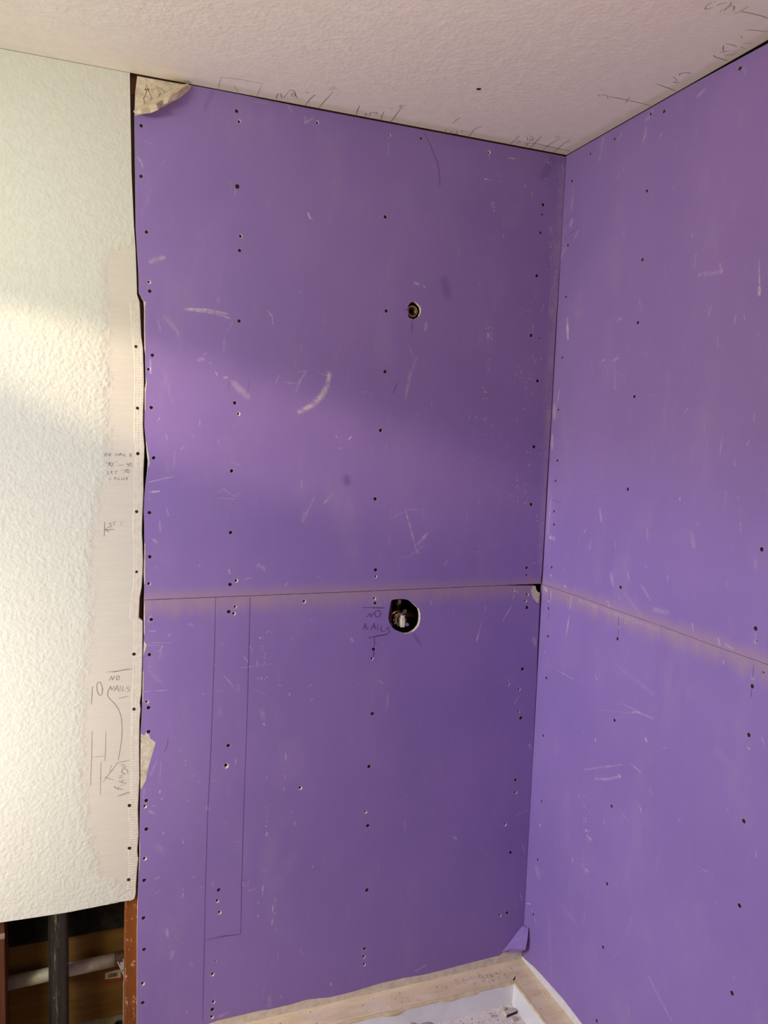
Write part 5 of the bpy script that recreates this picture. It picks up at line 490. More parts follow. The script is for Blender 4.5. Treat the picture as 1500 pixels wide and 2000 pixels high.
MAT_GLUE = plain('yellow_glue', (0.70, 0.55, 0.28), (0.82, 0.69, 0.42), 40, 0.55, 0.3, bump=0.3)
MAT_BRASS = plain('aged_brass', (0.38, 0.27, 0.12), (0.62, 0.48, 0.24), 120, 0.32, 0.5, metal=0.9, bump=0.1)
MAT_STEEL = plain('bright_steel', (0.55, 0.52, 0.48), (0.72, 0.69, 0.64), 150, 0.28, 0.5, metal=0.95, bump=0.08)
MAT_COPPER = plain('dark_copper', (0.055, 0.030, 0.020), (0.11, 0.06, 0.035), 60, 0.45, 0.4, metal=0.6, bump=0.1)
MAT_CREAM = plain('cream_plastic', (0.78, 0.66, 0.50), (0.86, 0.76, 0.60), 60, 0.4, 0.4, bump=0.05)
MAT_PAPER = plain('torn_kraft_paper', (0.60, 0.48, 0.33), (0.74, 0.62, 0.46), 55, 0.85, 0.1, bump=0.5)
MAT_FLOOR = wood('subfloor', (0.33, 0.22, 0.13), (0.42, 0.30, 0.19), (0.25, 0.16, 0.10))
MAT_CONCRETE = plain('pale_sill', (0.20, 0.175, 0.115), (0.28, 0.25, 0.17), 40, 0.85, 0.15, bump=0.4)
MAT_STICK_W = plain('sticker_white', (0.36, 0.32, 0.25), (0.42, 0.38, 0.31), 60, 0.6, 0.2, bump=0.02)
MAT_STICK_R = plain('sticker_red', (0.17, 0.028, 0.012), (0.21, 0.04, 0.018), 60, 0.6, 0.2, bump=0.02)
MAT_INK = plain('ink_black', (0.02, 0.018, 0.018), (0.04, 0.035, 0.035), 60, 0.7, 0.2, bump=0.02)
MAT_CRUMB = plain('drywall_crumbs', (0.20, 0.13, 0.09), (0.55, 0.45, 0.36), 240, 0.9, 0.1, bump=0.3)
MAT_LUMP = plain('beige_plaster_lump', (0.50, 0.40, 0.32), (0.68, 0.58, 0.49), 35, 0.85, 0.1, bump=0.5)
_graphite = {}


def graphite(dark, on_purple):
    key = (dark, on_purple)
    if key not in _graphite:
        full = (0.055, 0.035, 0.075) if on_purple else (0.075, 0.06, 0.055)
        base = (0.26, 0.16, 0.45) if on_purple else (0.66, 0.58, 0.50)
        c = tuple(b + (f - b) * dark for f, b in zip(full, base))
        c2 = tuple(b + (f - b) * min(1, dark * 0.72) for f, b in zip(full, base))
        _graphite[key] = plain('pencil_graphite', c, c2, 220, 0.6, 0.3, bump=0.02)
    return _graphite[key]


# ------------------------------------------------------------------ boards with real holes
def to3(plane, u, v, d):
    """d = distance out of the surface, into the room"""
    if plane == 'B':
        return (u, -d, v)
    if plane == 'R':
        return (-d, u, v)
    return (u, v, CEIL_Z - d)


def in_poly(P, poly):
    x, y = P[:, 0], P[:, 1]
    inside = np.zeros(len(P), bool)
    q = np.asarray(poly)
    j = len(q) - 1
    for i in range(len(q)):
        xi, yi = q[i]
        xj, yj = q[j]
        if yi != yj:
            inside ^= ((yi > y) != (yj > y)) & (x < (xj - xi) * (y - yi) / (yj - yi) + xi)
        j = i
    return inside


def seg_dist(P, pts, closed=False):
    pts = [np.array(p, float) for p in pts]
    if closed:
        pts = pts + [pts[0]]
    best = np.full(len(P), 1e9)
    if len(pts) == 1:
        return np.hypot(*(P - pts[0]).T)
    for a, b in zip(pts, pts[1:]):
        ab = b - a
        L = max((ab * ab).sum(), 1e-12)
        t = np.clip(((P - a) @ ab) / L, 0, 1)
        best = np.minimum(best, np.hypot(*(P - (a + t[:, None] * ab)).T))
    return best


def ring_pts(u, v, r, n=12, jit=0.0):
    return [(u + r * (1 + rng.uniform(-jit, jit)) * math.cos(2 * math.pi * k / n), v + r * (1 + rng.uniform(-jit, jit)) * math.sin(2 * math.pi * k / n)) for k in range(n)]


def densify(poly, step=0.03):
    out = []
    for a, b in zip(poly, poly[1:] + poly[:1]):
        n = max(1, int(math.hypot(b[0] - a[0], b[1] - a[1]) / step))
        out += [(a[0] + (b[0] - a[0]) * k / n, a[1] + (b[1] - a[1]) * k / n) for k in range(n)]
    return out


def bounds(poly, pad=0.0):
    q = np.asarray(poly)
    return q[:, 0].min() - pad, q[:, 0].max() + pad, q[:, 1].min() - pad, q[:, 1].max() + pad


def make_board(name, plane, outline, parent, face_mat, screws=(), empties=(), openings=(), tears=(), smudges=(), specks=(), grid=0.06, thick=BOARD, halo=0.3, extra_attr=None):
    outline = densify(list(outline))
    b = bounds(outline)
    inb = lambda u, v: b[0] - .02 < u < b[1] + .02 and b[2] - .02 < v < b[3] + .02
    O = np.array(outline)

    def keep_hole(h):
        P = np.array([[h[0], h[1]]])
        return inb(h[0], h[1]) and in_poly(P, outline)[0] and seg_dist(P, outline, True)[0] > h[2] * 1.15
    holes = [(h, 's') for h in screws if keep_hole(h)] + [(h, 'e') for h in empties if keep_hole(h)]
    coords, edges = [], []

    def loop(pts):
        s = len(coords)
        coords.extend(pts)
        n = len(pts)
        edges.extend((s + i, s + (i + 1) % n) for i in range(n))
    loop(outline)
    for op in openings:
        loop(list(op))
    for t in tears:
        loop(list(t))
    rings = []
    for (u, v, r), kind in holes:
        rp = ring_pts(u, v, r, 12, 0.05 if kind == 's' else 0.16)
        rings.append(rp)
        loop(rp)
    # interior points: a coarse grid, finer where there is dust to show
    cand = [(u, v) for u in np.arange(b[0], b[1], grid) for v in np.arange(b[2], b[3], grid)]
    mine = []
    for pts, hw, a in smudges:
        if not any(inb(*p) for p in pts):
            continue
        mine.append((pts, hw, a))
        st = max(hw / 2.2, 0.0014)
        x0, x1, y0, y1 = bounds(pts, hw + 2.2 * st)
        g = np.array([(u + rng.uniform(-.3, .3) * st, v + rng.uniform(-.3, .3) * st) for u in np.arange(x0, x1 + st, st) for v in np.arange(y0, y1 + st, st)])
        if len(g):
            cand += [tuple(p) for p in g[seg_dist(g, pts) < hw + 2.0 * st]]
    for u, v, r, a in specks:
        if inb(u, v):
            mine.append(([(u, v)], r, min(1.0, a * 1.45)))
            cand.append((u, v))
            cand += ring_pts(u, v, r * 0.5, 6) + ring_pts(u, v, r, 6)
    for (u, v, r), kind in holes:
        cand += ring_pts(u, v, r * 1.35, 12)
    C = np.unique(np.round(np.array(cand), 4), axis=0)
    ok = in_poly(C, outline) & (seg_dist(C, outline, True) > 0.0008)
    for op in openings:
        ok &= ~in_poly(C, op) & (seg_dist(C, op, True) > 0.0008)
    for t in tears:
        ok &= seg_dist(C, t, True) > 0.0008
    for (u, v, r), kind in holes:
        ok &= np.hypot(C[:, 0] - u, C[:, 1] - v) > r * 1.22
    coords.extend(map(tuple, C[ok]))
    vs, _, fs, *_r = delaunay_2d_cdt([Vector(c) for c in coords], edges, [], 0, 1e-6)
    V = np.array([tuple(v) for v in vs])
    T = np.array([f for f in fs if len(f) == 3])
    cen = V[T].mean(axis=1)
    ok = in_poly(cen, outline)
    for op in openings:
        ok &= ~in_poly(cen, op)
    for ((u, v, r), kind), rp in zip(holes, rings):
        near = np.hypot(cen[:, 0] - u, cen[:, 1] - v) < r * 1.3
        idx = np.where(near)[0]
        if len(idx):
            ok[idx] &= ~in_poly(cen[idx], rp)
    T, cen = T[ok], cen[ok]
    tear_mask = np.zeros(len(T), bool)
    for t in tears:
        tear_mask |= in_poly(cen, t)
    # every triangle turned to face the room
    a2 = V[T]
    area = (a2[:, 1, 0] - a2[:, 0, 0]) * (a2[:, 2, 1] - a2[:, 0, 1]) - (a2[:, 2, 0] - a2[:, 0, 0]) * (a2[:, 1, 1] - a2[:, 0, 1])
    want = 1 if plane == 'B' else -1
    T = np.where((np.sign(area) == want)[:, None], T, T[:, ::-1])
    dust = np.zeros(len(V))
    stain = np.zeros(len(V))
    for (u, v, r), kind in holes:
        d = np.hypot(V[:, 0] - u, V[:, 1] - v)
        dust = np.maximum(dust, halo * np.clip(1.3 - (d / r - 1) / 0.35 * 1.3, 0, 1))
    for pts, hw, a in mine:
        x0, x1, y0, y1 = bounds(pts, hw)
        idx = np.where((V[:, 0] >= x0) & (V[:, 0] <= x1) & (V[:, 1] >= y0) & (V[:, 1] <= y1))[0]
        if not len(idx):
            continue
        sd = seg_dist(V[idx], pts)
        if len(pts) > 1:
            # strokes thin out towards their ends
            ends = np.minimum(np.hypot(*(V[idx] - np.array(pts[0])).T), np.hypot(*(V[idx] - np.array(pts[-1])).T))
            length = sum(math.hypot(b_[0] - a_[0], b_[1] - a_[1]) for a_, b_ in zip(pts, pts[1:]))
            loc = hw * (0.68 + 0.32 * np.clip(ends / max(length * 0.4, 1e-6), 0, 1))
        else:
            loc = hw
        t = np.clip((sd / loc - 0.25) / 0.75, 0, 1)
        f = abs(a) * (1 - t * t * (3 - 2 * t))
        if a > 0:
            dust[idx] = np.maximum(dust[idx], f)
        else:
            stain[idx] = np.maximum(stain[idx], f)
    verts = [to3(plane, u, v, 0) for u, v in V]
    faces = [tuple(map(int, t)) for t in T]
    mid = [1 if m else 0 for m in tear_mask]
    vals = list(np.where(stain > dust, -stain, dust))

    def wall(loop_pts, d0, d1, m, inner=None):
        s = len(verts)
        n = len(loop_pts)
        lo = inner if inner is not None else loop_pts
        verts.extend(to3(plane, u, v, d0) for u, v in loop_pts)
        verts.extend(to3(plane, u, v, d1) for u, v in lo)
        vals.extend([0.0] * (2 * n))
        for i in range(n):
            j = (i + 1) % n
            faces.append((s + i, s + j, s + n + j, s + n + i))
            mid.append(m)
        return s + n
    wall(outline, 0, -thick, 1)
    for op in openings:
        wall(list(op), 0, -thick, 1)
    # back face
    bvs, _, bfs, *_r = delaunay_2d_cdt([Vector(c) for c in outline + [p for op in openings for p in op]], [(i, (i + 1) % len(outline)) for i in range(len(outline))], [], 0, 1e-6)
    BV = np.array([tuple(v) for v in bvs])
    s = len(verts)
    verts.extend(to3(plane, u, v, -thick) for u, v in BV)
    vals.extend([0.0] * len(BV))
    for f in bfs:
        c = BV[list(f)].mean(axis=0)[None]
        if in_poly(c, outline)[0] and not any(in_poly(c, op)[0] for op in openings):
            faces.append(tuple(s + i for i in f))
            mid.append(1)
    screw_spots = []
    for ((u, v, r), kind), rp in zip(holes, rings):
        if kind == 's':
            inner = [(u + (p[0] - u) * 0.9, v + (p[1] - v) * 0.9) for p in rp]
            st = wall(rp, 0, -0.0016, 3, inner)
            screw_spots.append((u, v, r))
        else:
            ju, jv = rng.uniform(-.22, .1) * r, rng.uniform(-.1, .25) * r
            k = rng.uniform(0.42, 0.6)
            inner = [(u + ju + (p[0] - u) * k, v + jv + (p[1] - v) * k) for p in rp]
            st = wall(rp, 0, -0.0042, 4, inner)
        n = len(rp)
        faces.append(tuple(range(st, st + n)))
        mid.append(2)
    me = mesh_of(name, verts, faces, [face_mat, MAT_GYPSUM, MAT_HOLE, MAT_CRATER, MAT_CHALK], mid)
    at = me.attributes.new('dust', 'FLOAT', 'POINT')
    at.data.foreach_set('value', np.array(vals, dtype=np.float32))
    if extra_attr:
        nm, fn = extra_attr
        at = me.attributes.new(nm, 'FLOAT', 'POINT')
        co = np.array([(v[0], v[2]) for v in verts])
        at.data.foreach_set('value', fn(co).astype(np.float32))
    ob = link(name, me, parent)
    for u, v, r in screw_spots:
        add_screw(ob, plane, u, v, r)
    return ob


_screw = {}


def screw_mesh():
    """unit bugle head with a cross recess, facing +Z"""
    if 'm' not in _screw:
        bm = bmesh.new()
        n = 12
        rings = []
        for r, z in ((1.0, -0.25), (0.92, 0.0), (0.55, 0.06)):
            rings.append([bm.verts.new((r * math.cos(2 * math.pi * k / n), r * math.sin(2 * math.pi * k / n), z)) for k in range(n)])
        for a, b in zip(rings, rings[1:]):
            for k in range(n):
                bm.faces.new((a[k], a[(k + 1) % n], b[(k + 1) % n], b[k]))
        # cross recess: four notches running down to a point
        tip = bm.verts.new((0, 0, -0.45))
        inner = [bm.verts.new((0.16 * math.cos(math.pi / 4 + k * math.pi / 2), 0.16 * math.sin(math.pi / 4 + k * math.pi / 2), 0.05)) for k in range(4)]
        r = rings[-1]
        for k in range(4):
            a, b, c = r[3 * k], r[(3 * k + 1) % n], r[(3 * k + 2) % n]
            d = r[(3 * k + 3) % n]
            bm.faces.new((a, b, inner[k]))
            bm.faces.new((b, c, inner[k]))
            bm.faces.new((c, d, inner[k]))
            bm.faces.new((r[3 * k], inner[k], tip))
            bm.faces.new((inner[k], d, tip))
        me = bpy.data.meshes.new('screw')
        bm.to_mesh(me)
        bm.free()
        me.materials.append(MAT_SCREW)
        _screw['m'] = me
    return _screw['m']


def add_screw(parent, plane, u, v, r, depth=-0.0013):
    ob = link('screw', screw_mesh(), parent)
    n = {'B': Vector((0, -1, 0)), 'R': Vector((-1, 0, 0)), 'C': Vector((0, 0, -1))}[plane]
    q = n.to_track_quat('Z', 'Y') @ Vector((0, 0, 1)).rotation_difference(Vector((0, 0, 1)))
    rot = n.to_track_quat('Z', 'Y').to_matrix() @ Matrix.Rotation(rng.uniform(0, 1.5), 3, 'Z')
    ob.matrix_basis = Matrix.Translation(to3(plane, u, v, depth)) @ rot.to_4x4() @ Matrix.Diagonal((r * .88, r * .88, r * .7, 1))
    return ob


def pencil(parent, plane, lines, width, dark, label):
    """graphite strokes as thin ribbons lying on the board"""
    verts, faces = [], []
    on_purple = plane != 'C' and parent.name.startswith('drywall')
    for ln in lines:
        pts = [np.array(p) for p in ln]
        s = len(verts)
        for i, p in enumerate(pts):
            t = pts[min(i + 1, len(pts) - 1)] - pts[max(i - 1, 0)]
            t = t / max(np.hypot(*t), 1e-9)
            nrm = np.array((-t[1], t[0]))
            end = 0.55 if i in (0, len(pts) - 1) else 1.0
            w = width * 0.0005 * end * rng.uniform(0.75, 1.25)
            for sgn in (1, -1):
                verts.append(to3(plane, *(p + nrm * w * sgn), 0.00035))
        for i in range(len(pts) - 1):
            a = s + 2 * i
            faces.append((a, a + 1, a + 3, a + 2))
    ob = link('pencil_writing', mesh_of('pencil_writing', verts, faces, [graphite(dark, on_purple)]), parent)
    ob['label'] = label
    return ob


# ------------------------------------------------------------------ ceiling and floor
bm = bmesh.new()
add_box(bm, (-3.3, -3.2, CEIL_Z), (0.0004, 0.0004, CEIL_Z + 0.02))
ceiling = bm_obj('ceiling', bm, MAT_CEIL)
tag(ceiling, 'off-white textured ceiling with pencil layout marks along its edges', 'ceiling', 'structure')
for lab, w, dk, lines in CEIL_MARKS:
    pencil(ceiling, 'C', lines, w, dk, lab)
bm = bmesh.new()
add_lathe(bm, (-0.4115, -0.262, CEIL_Z - 0.0006), (0, 0, 1), [(0.0, 0.0), (0.0002, 0.005), (0.0006, 0.006)], 10)
nail = bm_obj('nail_head', bm, MAT_SCREW, ceiling)

bm = bmesh.new()
add_box(bm, (-3.3, -3.2, -0.02), (0.12, 0.14, 0.0))
floor = bm_obj('floor', bm, MAT_FLOOR)
tag(floor, 'bare wooden subfloor under the shower pan', 'floor', 'structure')

# ------------------------------------------------------------------ back wall: framing, sheathing, purple boards
wall_back = empty('wall_back', (0, 0, 0))
tag(wall_back, 'back wall of two stacked purple drywall boards over dark studs', 'wall', 'structure')


def stud(parent, lo, hi, mat=MAT_STUD, name='stud', label=None):
    bm = bmesh.new()
    add_box(bm, lo, hi, bevel=0.002)
    ob = bm_obj(name, bm, mat, parent)
    if label:
        ob['label'] = label
    return ob


F0 = BOARD + 0.0004
stud(wall_back, (-1.1672, F0, 0.04), (-1.129, STUD_BACK, 2.43), MAT_STUD_OR, label='orange-brown stud with paint splashes at the left edge of the purple boards')
for x0, x1 in ((-0.936, -0.898), (-0.547, -0.5095), (-0.509, -0.4708), (-0.059, -0.021)):
    stud(wall_back, (x0, F0, 0.04), (x1, STUD_BACK, 2.43))
stud(wall_back, (-1.9, F0, 2.43), (0.0, STUD_BACK, 2.56), name='top_plate')
stud(wall_back, (-1.49, F0, 0.0), (0.0, STUD_BACK, 0.038), name='sole_plate')
bm = bmesh.new()
add_box(bm, (-1.9, 0.1022, 0.104), (0.1, 0.114, 2.47))
bm_obj('sheathing', bm, MAT_PLY, wall_back)['label'] = 'knotty plywood sheathing at the back of the stud bay'
bm = bmesh.new()
add_box(bm, (-1.9, 0.108, 0.0), (0.0, 0.13, 0.1035), jitter=0.0)
bm_obj('sill', bm, MAT_CONCRETE, wall_back)['label'] = 'pale sill showing under the plywood'

seam_gap = 0.0009
outline_up = [(u, v + seam_gap) for u, v in SEAM] + RIGHT_UP[::-1][1:] + TOP[::-1] + LEFT_UP[::-1]
outline_up = [(min(u, -0.0012), max(min(v, CEIL_Z - 0.0022), CEIL_Z - 0.0046) if v > 2.4605 else v) for u, v in outline_up]
board_up = make_board('drywall_panel', 'B', outline_up, wall_back, MAT_PURPLE, SCREWS, EMPTY, [HEAD_HOLE], TEAR_UP, SMUDGES, SPECKS)
board_up['label'] = 'upper purple drywall board with a torn top-left corner and small pipe hole'
outline_lo = LEFT_LO + BOT_LO + RIGHT_LO[::-1] + [(u, v - seam_gap) for u, v in SEAM[:-1][::-1]]
outline_lo = [(min(u, -0.0012), v) for u, v in outline_lo]
board_lo = make_board('drywall_panel', 'B', outline_lo, wall_back, MAT_PURPLE, SCREWS, EMPTY, [VALVE_HOLE], TEAR_LO, SMUDGES, SPECKS)
board_lo['label'] = 'lower purple drywall board with a round valve hole and NO NAILS note'
for lab, w, dk, lines in MARKS_UP:
    pencil(board_up, 'B', lines, w, dk, lab)
for lab, w, dk, lines in MARKS_LO:
    pencil(board_lo, 'B', lines, w, dk, lab)


def sheet(name, rows, mat, parent, thick=0.0007, closed=False):
    """paper sheet lofted through rows of 3D points"""
    verts = [tuple(p) for r in rows for p in r]
    n = len(rows[0])
    faces = [(a * n + i, a * n + i + 1, (a + 1) * n + i + 1, (a + 1) * n + i) for a in range(len(rows) - 1) for i in range(n - 1)]
    ob = link(name, mesh_of(name, verts, faces, [mat]), parent)
    so = ob.modifiers.new('thickness', 'SOLIDIFY')
    so.thickness = thick
    so.offset = 0
    return ob


flap = sheet('torn_paper', [[(x, y, min(z, CEIL_Z - 0.003)) for x, y, z in r] for r in FLAP], MAT_PAPER, board_up)
flap['label'] = 'curled strip of torn cream face paper at the top-left corner'
flap2 = sheet('torn_paper', [[(min(x, -0.0018), y, z) for x, y, z in r] for r in FLAP_LO], MAT_PURPLE, board_lo)
flap2['label'] = 'folded-out purple paper flap at the bottom corner'
# wrinkles of the bared paper in the torn corner, and its screw
bm = bmesh.new()
for pts in ([(-1.131, 2.452), (-1.124, 2.437), (-1.118, 2.423)], [(-1.118, 2.444), (-1.107, 2.447), (-1.098, 2.440), (-1.103, 2.430)], [(-1.128, 2.440), (-1.136, 2.420), (-1.133, 2.410)], [(-1.112, 2.452), (-1.095, 2.450), (-1.088, 2.443)]):
    add_tube(bm, [(u, -0.0006, v) for u, v in pts], 0.0016, 6)
bm_obj('paper_wrinkle', bm, MAT_PAPER, board_up)
add_screw(board_up, 'B', -1.1265, 2.4415, 0.0048, 0.0012)

# ------------------------------------------------------------------ white wall on the left
wall_left = empty('wall_left', (-1.4, 0, 0))
tag(wall_left, 'white textured wall left of the purple boards with pencil notes', 'wall', 'structure')
wl = lambda ob: (setattr(ob, 'matrix_parent_inverse', Matrix.Translation((1.4, 0, 0))), ob)[1]
outline_w = [(-2.199, CEIL_Z - 0.0008)] + [(-2.199, W_BOT[-1][1])] + W_BOT[::-1] + W_RIGHT[::-1] + [(W_RIGHT[0][0], CEIL_Z - 0.0008)]
BORDER = np.array([(0.50, -1.16), (0.545, -1.19), (0.562, -1.2315), (0.659, -1.2516), (0.766, -1.269), (1.06, -1.268), (1.147, -1.251), (1.395, -1.25), (1.52, -1.23), (1.589, -1.2144), (2.05, -1.217), (2.085, -1.20), (2.10, -1.10)])


def smooth_fn(co):
    u = np.interp(co[:, 1], BORDER[:, 0], BORDER[:, 1])
    a = np.clip(0.5 + (co[:, 0] - u) / 0.055, 0, 1)
    return a * ((co[:, 1] > 0.5) & (co[:, 1] < 2.12))


white = make_board('drywall_panel', 'B', outline_w, wall_left, MAT_WHITE, W_SCREWS, W_EMPTY, grid=0.014, halo=0.0, extra_attr=('smooth_area', smooth_fn))
white['label'] = 'white orange-peel textured drywall cut off above the stud bay'
wl(white)
# mesh joint tape along its right edge
tp = [p for p in W_RIGHT if 0.50 < p[1] < 1.965]
verts, faces = [], []
for i, (u, v) in enumerate(tp):
    verts += [to3('B', u - 0.0215 + 0.001 * math.sin(v * 60), v, 0.0002), to3('B', u - 0.0205 + 0.001 * math.sin(v * 60), v, 0.0005), to3('B', u - 0.0012, v, 0.0007), to3('B', u - 0.0006, v, 0.0)]
    if i:
        a = 4 * i
        faces += [(a - 4 + k, a - 3 + k, a + 1 + k, a + k) for k in range(3)]
tape = wl(link('joint_tape', mesh_of('joint_tape', verts, faces, [MAT_TAPE]), wall_left))
tape['label'] = 'ribbed mesh joint tape along the right edge of the white board'
for u, v, r in W_SCREWS:
    s = wl(add_screw(wall_left, 'B', u, v, r, 0.0011))
for lab, w, dk, lines in W_MARKS:
    wl(pencil(wall_left, 'B', lines, w, dk, lab))
# knocked edge showing brown paper
bm = bmesh.new()
add_lathe(bm, (-1.196, -0.0005, 0.4828), (0, -1, 0), [(0.0, 0.0125), (0.0004, 0.011), (0.0006, 0.0)], 14)
for v in bm.verts:
    v.co.z = 0.4833 + max(0.0, (v.co.z - 0.4828)) * 0.42
chip = wl(bm_obj('edge_chip', bm, MAT_PAPER, wall_left))
chip['label'] = 'chipped brown paper on the lower edge of the white board'
ls = wl(stud(wall_left, (-1.49, F0, 0.04), (-1.4436, STUD_BACK, 2.43), MAT_STUD, label='dark red stud at the left of the open bay'))
bm = bmesh.new()
add_box(bm, (-1.478, F0 - 0.0022, 0.4325), (-1.4432, F0 - 0.0004, 0.4478), bevel=0.0006)
wl(bm_obj('nail_plate', bm, MAT_STEEL, wall_left))

# ------------------------------------------------------------------ right wall
wall_right = empty('wall_right', (0, -0.8, 0))
tag(wall_right, 'right wall of two stacked purple drywall boards', 'wall', 'structure')
wr = lambda ob: (setattr(ob, 'matrix_parent_inverse', Matrix.Translation((0, 0.8, 0))), ob)[1]
Y1 = -2.6
seam_r = [(0.0125, R_SEAM[0][1])] + [p for p in R_SEAM if p[0] < 0] + [(Y1, 1.2485)]
gap_r = lambda y: 0.0026 + 0.0052 * min(max((-y - 0.48) / 0.25, 0.0), 1.0)      # the joint under the ceiling opens towards the room
top_r = [(u, CEIL_Z - gap_r(u)) for u in [0.0125] + [p[0] for p in R_TOP if p[0] < 0] + [Y1]]
bot_r = [(0.0125, R_BOT[0][1])] + [p for p in R_BOT if p[0] < 0.0] + [(Y1, 0.101)]
up_r = [(u, v + 0.0006) for u, v in seam_r] + [(u, v) for u, v in top_r[::-1]]
lo_r = bot_r + [(u, v - 0.0006) for u, v in seam_r[::-1]]
rb_up = wr(make_board('drywall_panel', 'R', up_r, wall_right, MAT_PURPLE, R_SCREWS, R_EMPTY, smudges=R_SMUDGES, specks=R_SPECKS))
rb_up['label'] = 'upper purple drywall board of the right wall'
rb_lo = wr(make_board('drywall_panel', 'R', lo_r, wall_right, MAT_PURPLE, R_SCREWS, R_EMPTY, smudges=R_SMUDGES, specks=R_SPECKS))
rb_lo['label'] = 'lower purple drywall board of the right wall'
for lab, w, dk, lines in R_MARKS_UP:
    pencil(rb_up, 'R', lines, w, dk, lab)
for lab, w, dk, lines in R_MARKS_LO:
    pencil(rb_lo, 'R', lines, w, dk, lab)
for y in (-0.364, -0.77, -1.176):
    wr(stud(wall_right, (F0, y - 0.019, 0.04), (STUD_BACK, y + 0.019, 2.43)))
wr(stud(wall_right, (F0, Y1, 2.43), (STUD_BACK, 0.1, 2.56), MAT_FELT_SHADE, name='top_plate'))  # black colour puts the shade of the ceiling gap on the plate
bm = bmesh.new()
add_box(bm, (0.1022, Y1, 0.0), (0.114, 0.114, 2.47))
wr(bm_obj('sheathing', bm, MAT_PLY, wall_right))

# ------------------------------------------------------------------ side wall with the window, left of the picture
wall_side = empty('wall_side', (-2.2, -1.2, 0))
tag(wall_side, 'plain white side wall with the window opening, left of the picture', 'wall', 'structure')
for lo, hi in (((-2.3, -3.0, 2.15), (-2.2, -0.0005, CEIL_Z - 0.001)), ((-2.3, -3.0, 0.0), (-2.2, -0.0005, 0.75)), ((-2.3, -3.0, 0.75), (-2.2, -2.2, 2.15))):
    bm = bmesh.new()
    add_box(bm, lo, hi)
    ob = bm_obj('wall_section', bm, MAT_PLAINWALL, wall_side)
    ob.matrix_parent_inverse = Matrix.Translation((2.2, 1.2, 0))

# ------------------------------------------------------------------ plumbing behind the boards
fit = empty('shower_outlet', (-0.4448, 0.008, 2.0048))
tag(fit, 'brass threaded shower outlet set in the small hole high in the purple board', 'pipe fitting')
FP = Vector((-0.4448, 0.008, 2.0048))


def at_fit(name, prof, mat, n=24, off=(0, 0, 0), axis=(0, 1, 0)):
    bm = bmesh.new()
    add_lathe(bm, off, axis, prof, n)
    return bm_obj(name, bm, mat, fit, smooth=False)


at_fit('socket', [(0.05, 0.0125), (0.012, 0.0125), (0.011, 0.0150), (0.0, 0.0155), (-0.0015, 0.0145), (-0.0015, 0.0122), (0.001, 0.0108)], MAT_BRASS)
at_fit('thread', [(0.001 + 0.0011 * k, 0.0109 if k % 2 else 0.0098) for k in range(17)], MAT_BRASS)
at_fit('pipe_end', [(0.019, 0.0099), (0.019, 0.0068), (0.012, 0.0066), (0.012, 0.0042), (0.05, 0.0042)], MAT_COPPER)
at_fit('supply_pipe', [(0.0, 0.0085), (0.62, 0.0085)], MAT_COPPER, 14, (0, 0.06, 0), (0, 0, -1))

valve = empty('shower_valve', (-0.4385, 0.03, 1.1625))
tag(valve, 'brass shower valve with cream cartridge stem inside the round wall hole', 'valve')
VO = Vector((-0.4385, 0.03, 1.1625))


def vpart(name, bm, mat, smooth=False):
    for v in bm.verts:
        v.co -= VO
    return bm_obj(name, bm, mat, valve, smooth)


bm = bmesh.new()
add_lathe(bm, (-0.4405, 0.075, 1.1625), (0, -1, 0), [(0.0, 0.0), (0.0, 0.021), (0.03, 0.021), (0.032, 0.018), (0.046, 0.018), (0.048, 0.0155), (0.052, 0.0155), (0.052, 0.012), (0.047, 0.011), (0.047, 0.0)], 24)
vpart('body', bm, MAT_BRASS)
bm = bmesh.new()
for k in range(10):
    a = 2 * math.pi * k / 10
    c = Vector((-0.4405 + 0.0172 * math.cos(a), 0.03, 1.1625 + 0.0172 * math.sin(a)))
    add_box(bm, c - Vector((0.0022, 0.004, 0.0022)), c + Vector((0.0022, 0.004, 0.0022)), bevel=0.0005)
vpart('retaining_ring', bm, MAT_STEEL)
bm = bmesh.new()
add_box(bm, (-0.4447, 0.004, 1.1452), (-0.4330, 0.026, 1.1690), bevel=0.0016)
add_box(bm, (-0.4425, 0.006, 1.1690), (-0.4345, 0.026, 1.1770), bevel=0.0012)
stem = vpart('cartridge_stem', bm, MAT_CREAM)
stem['label'] = 'cream plastic cartridge stem'
bm = bmesh.new()
add_lathe(bm, (-0.4282, 0.026, 1.1535), (0, -1, 0), [(0.0, 0.0026), (0.022, 0.0026), (0.0225, 0.0046), (0.0265, 0.0046), (0.0268, 0.0024), (0.024, 0.002), (0.024, 0.0)], 14)
add_box(bm, (-0.4292, 0.012, 1.1535), (-0.4272, 0.026, 1.1650), bevel=0.0005)
vpart('stop_screw', bm, MAT_STEEL)
bm = bmesh.new()
for cx, cz in ((-0.4180, 1.1800), (-0.4600, 1.1430)):
    add_lathe(bm, (cx, 0.052, cz), (0, -1, 0), [(0.0, 0.0022), (0.006, 0.0022), (0.006, 0.0058), (0.0, 0.0058)], 16)
    d = Vector((-0.4405 - cx, 0, 1.1625 - cz)).normalized()
    add_tube(bm, [Vector((cx, 0.049, cz)) + d * 0.006, Vector((-0.4405, 0.049, 1.1625))], 0.0042, 8)
vpart('mounting_ear', bm, MAT_BRASS)
bm = bmesh.new()
add_tube(bm, [(-0.4345, 0.062, 1.17), (-0.4345, 0.062, 1.36)], 0.0082, 14)
add_tube(bm, [(-0.447, 0.066, 1.17), (-0.447, 0.066, 0.45)], 0.0082, 14)
vpart('riser_pipe', bm, MAT_COPPER)
bm = bmesh.new()
add_tube(bm, [(-0.4348, 0.060, 1.1975), (-0.4348, 0.060, 1.2125)], 0.0098, 14)
add_box(bm, (-0.4395, 0.047, 1.2035), (-0.4290, 0.056, 1.2145), bevel=0.001)
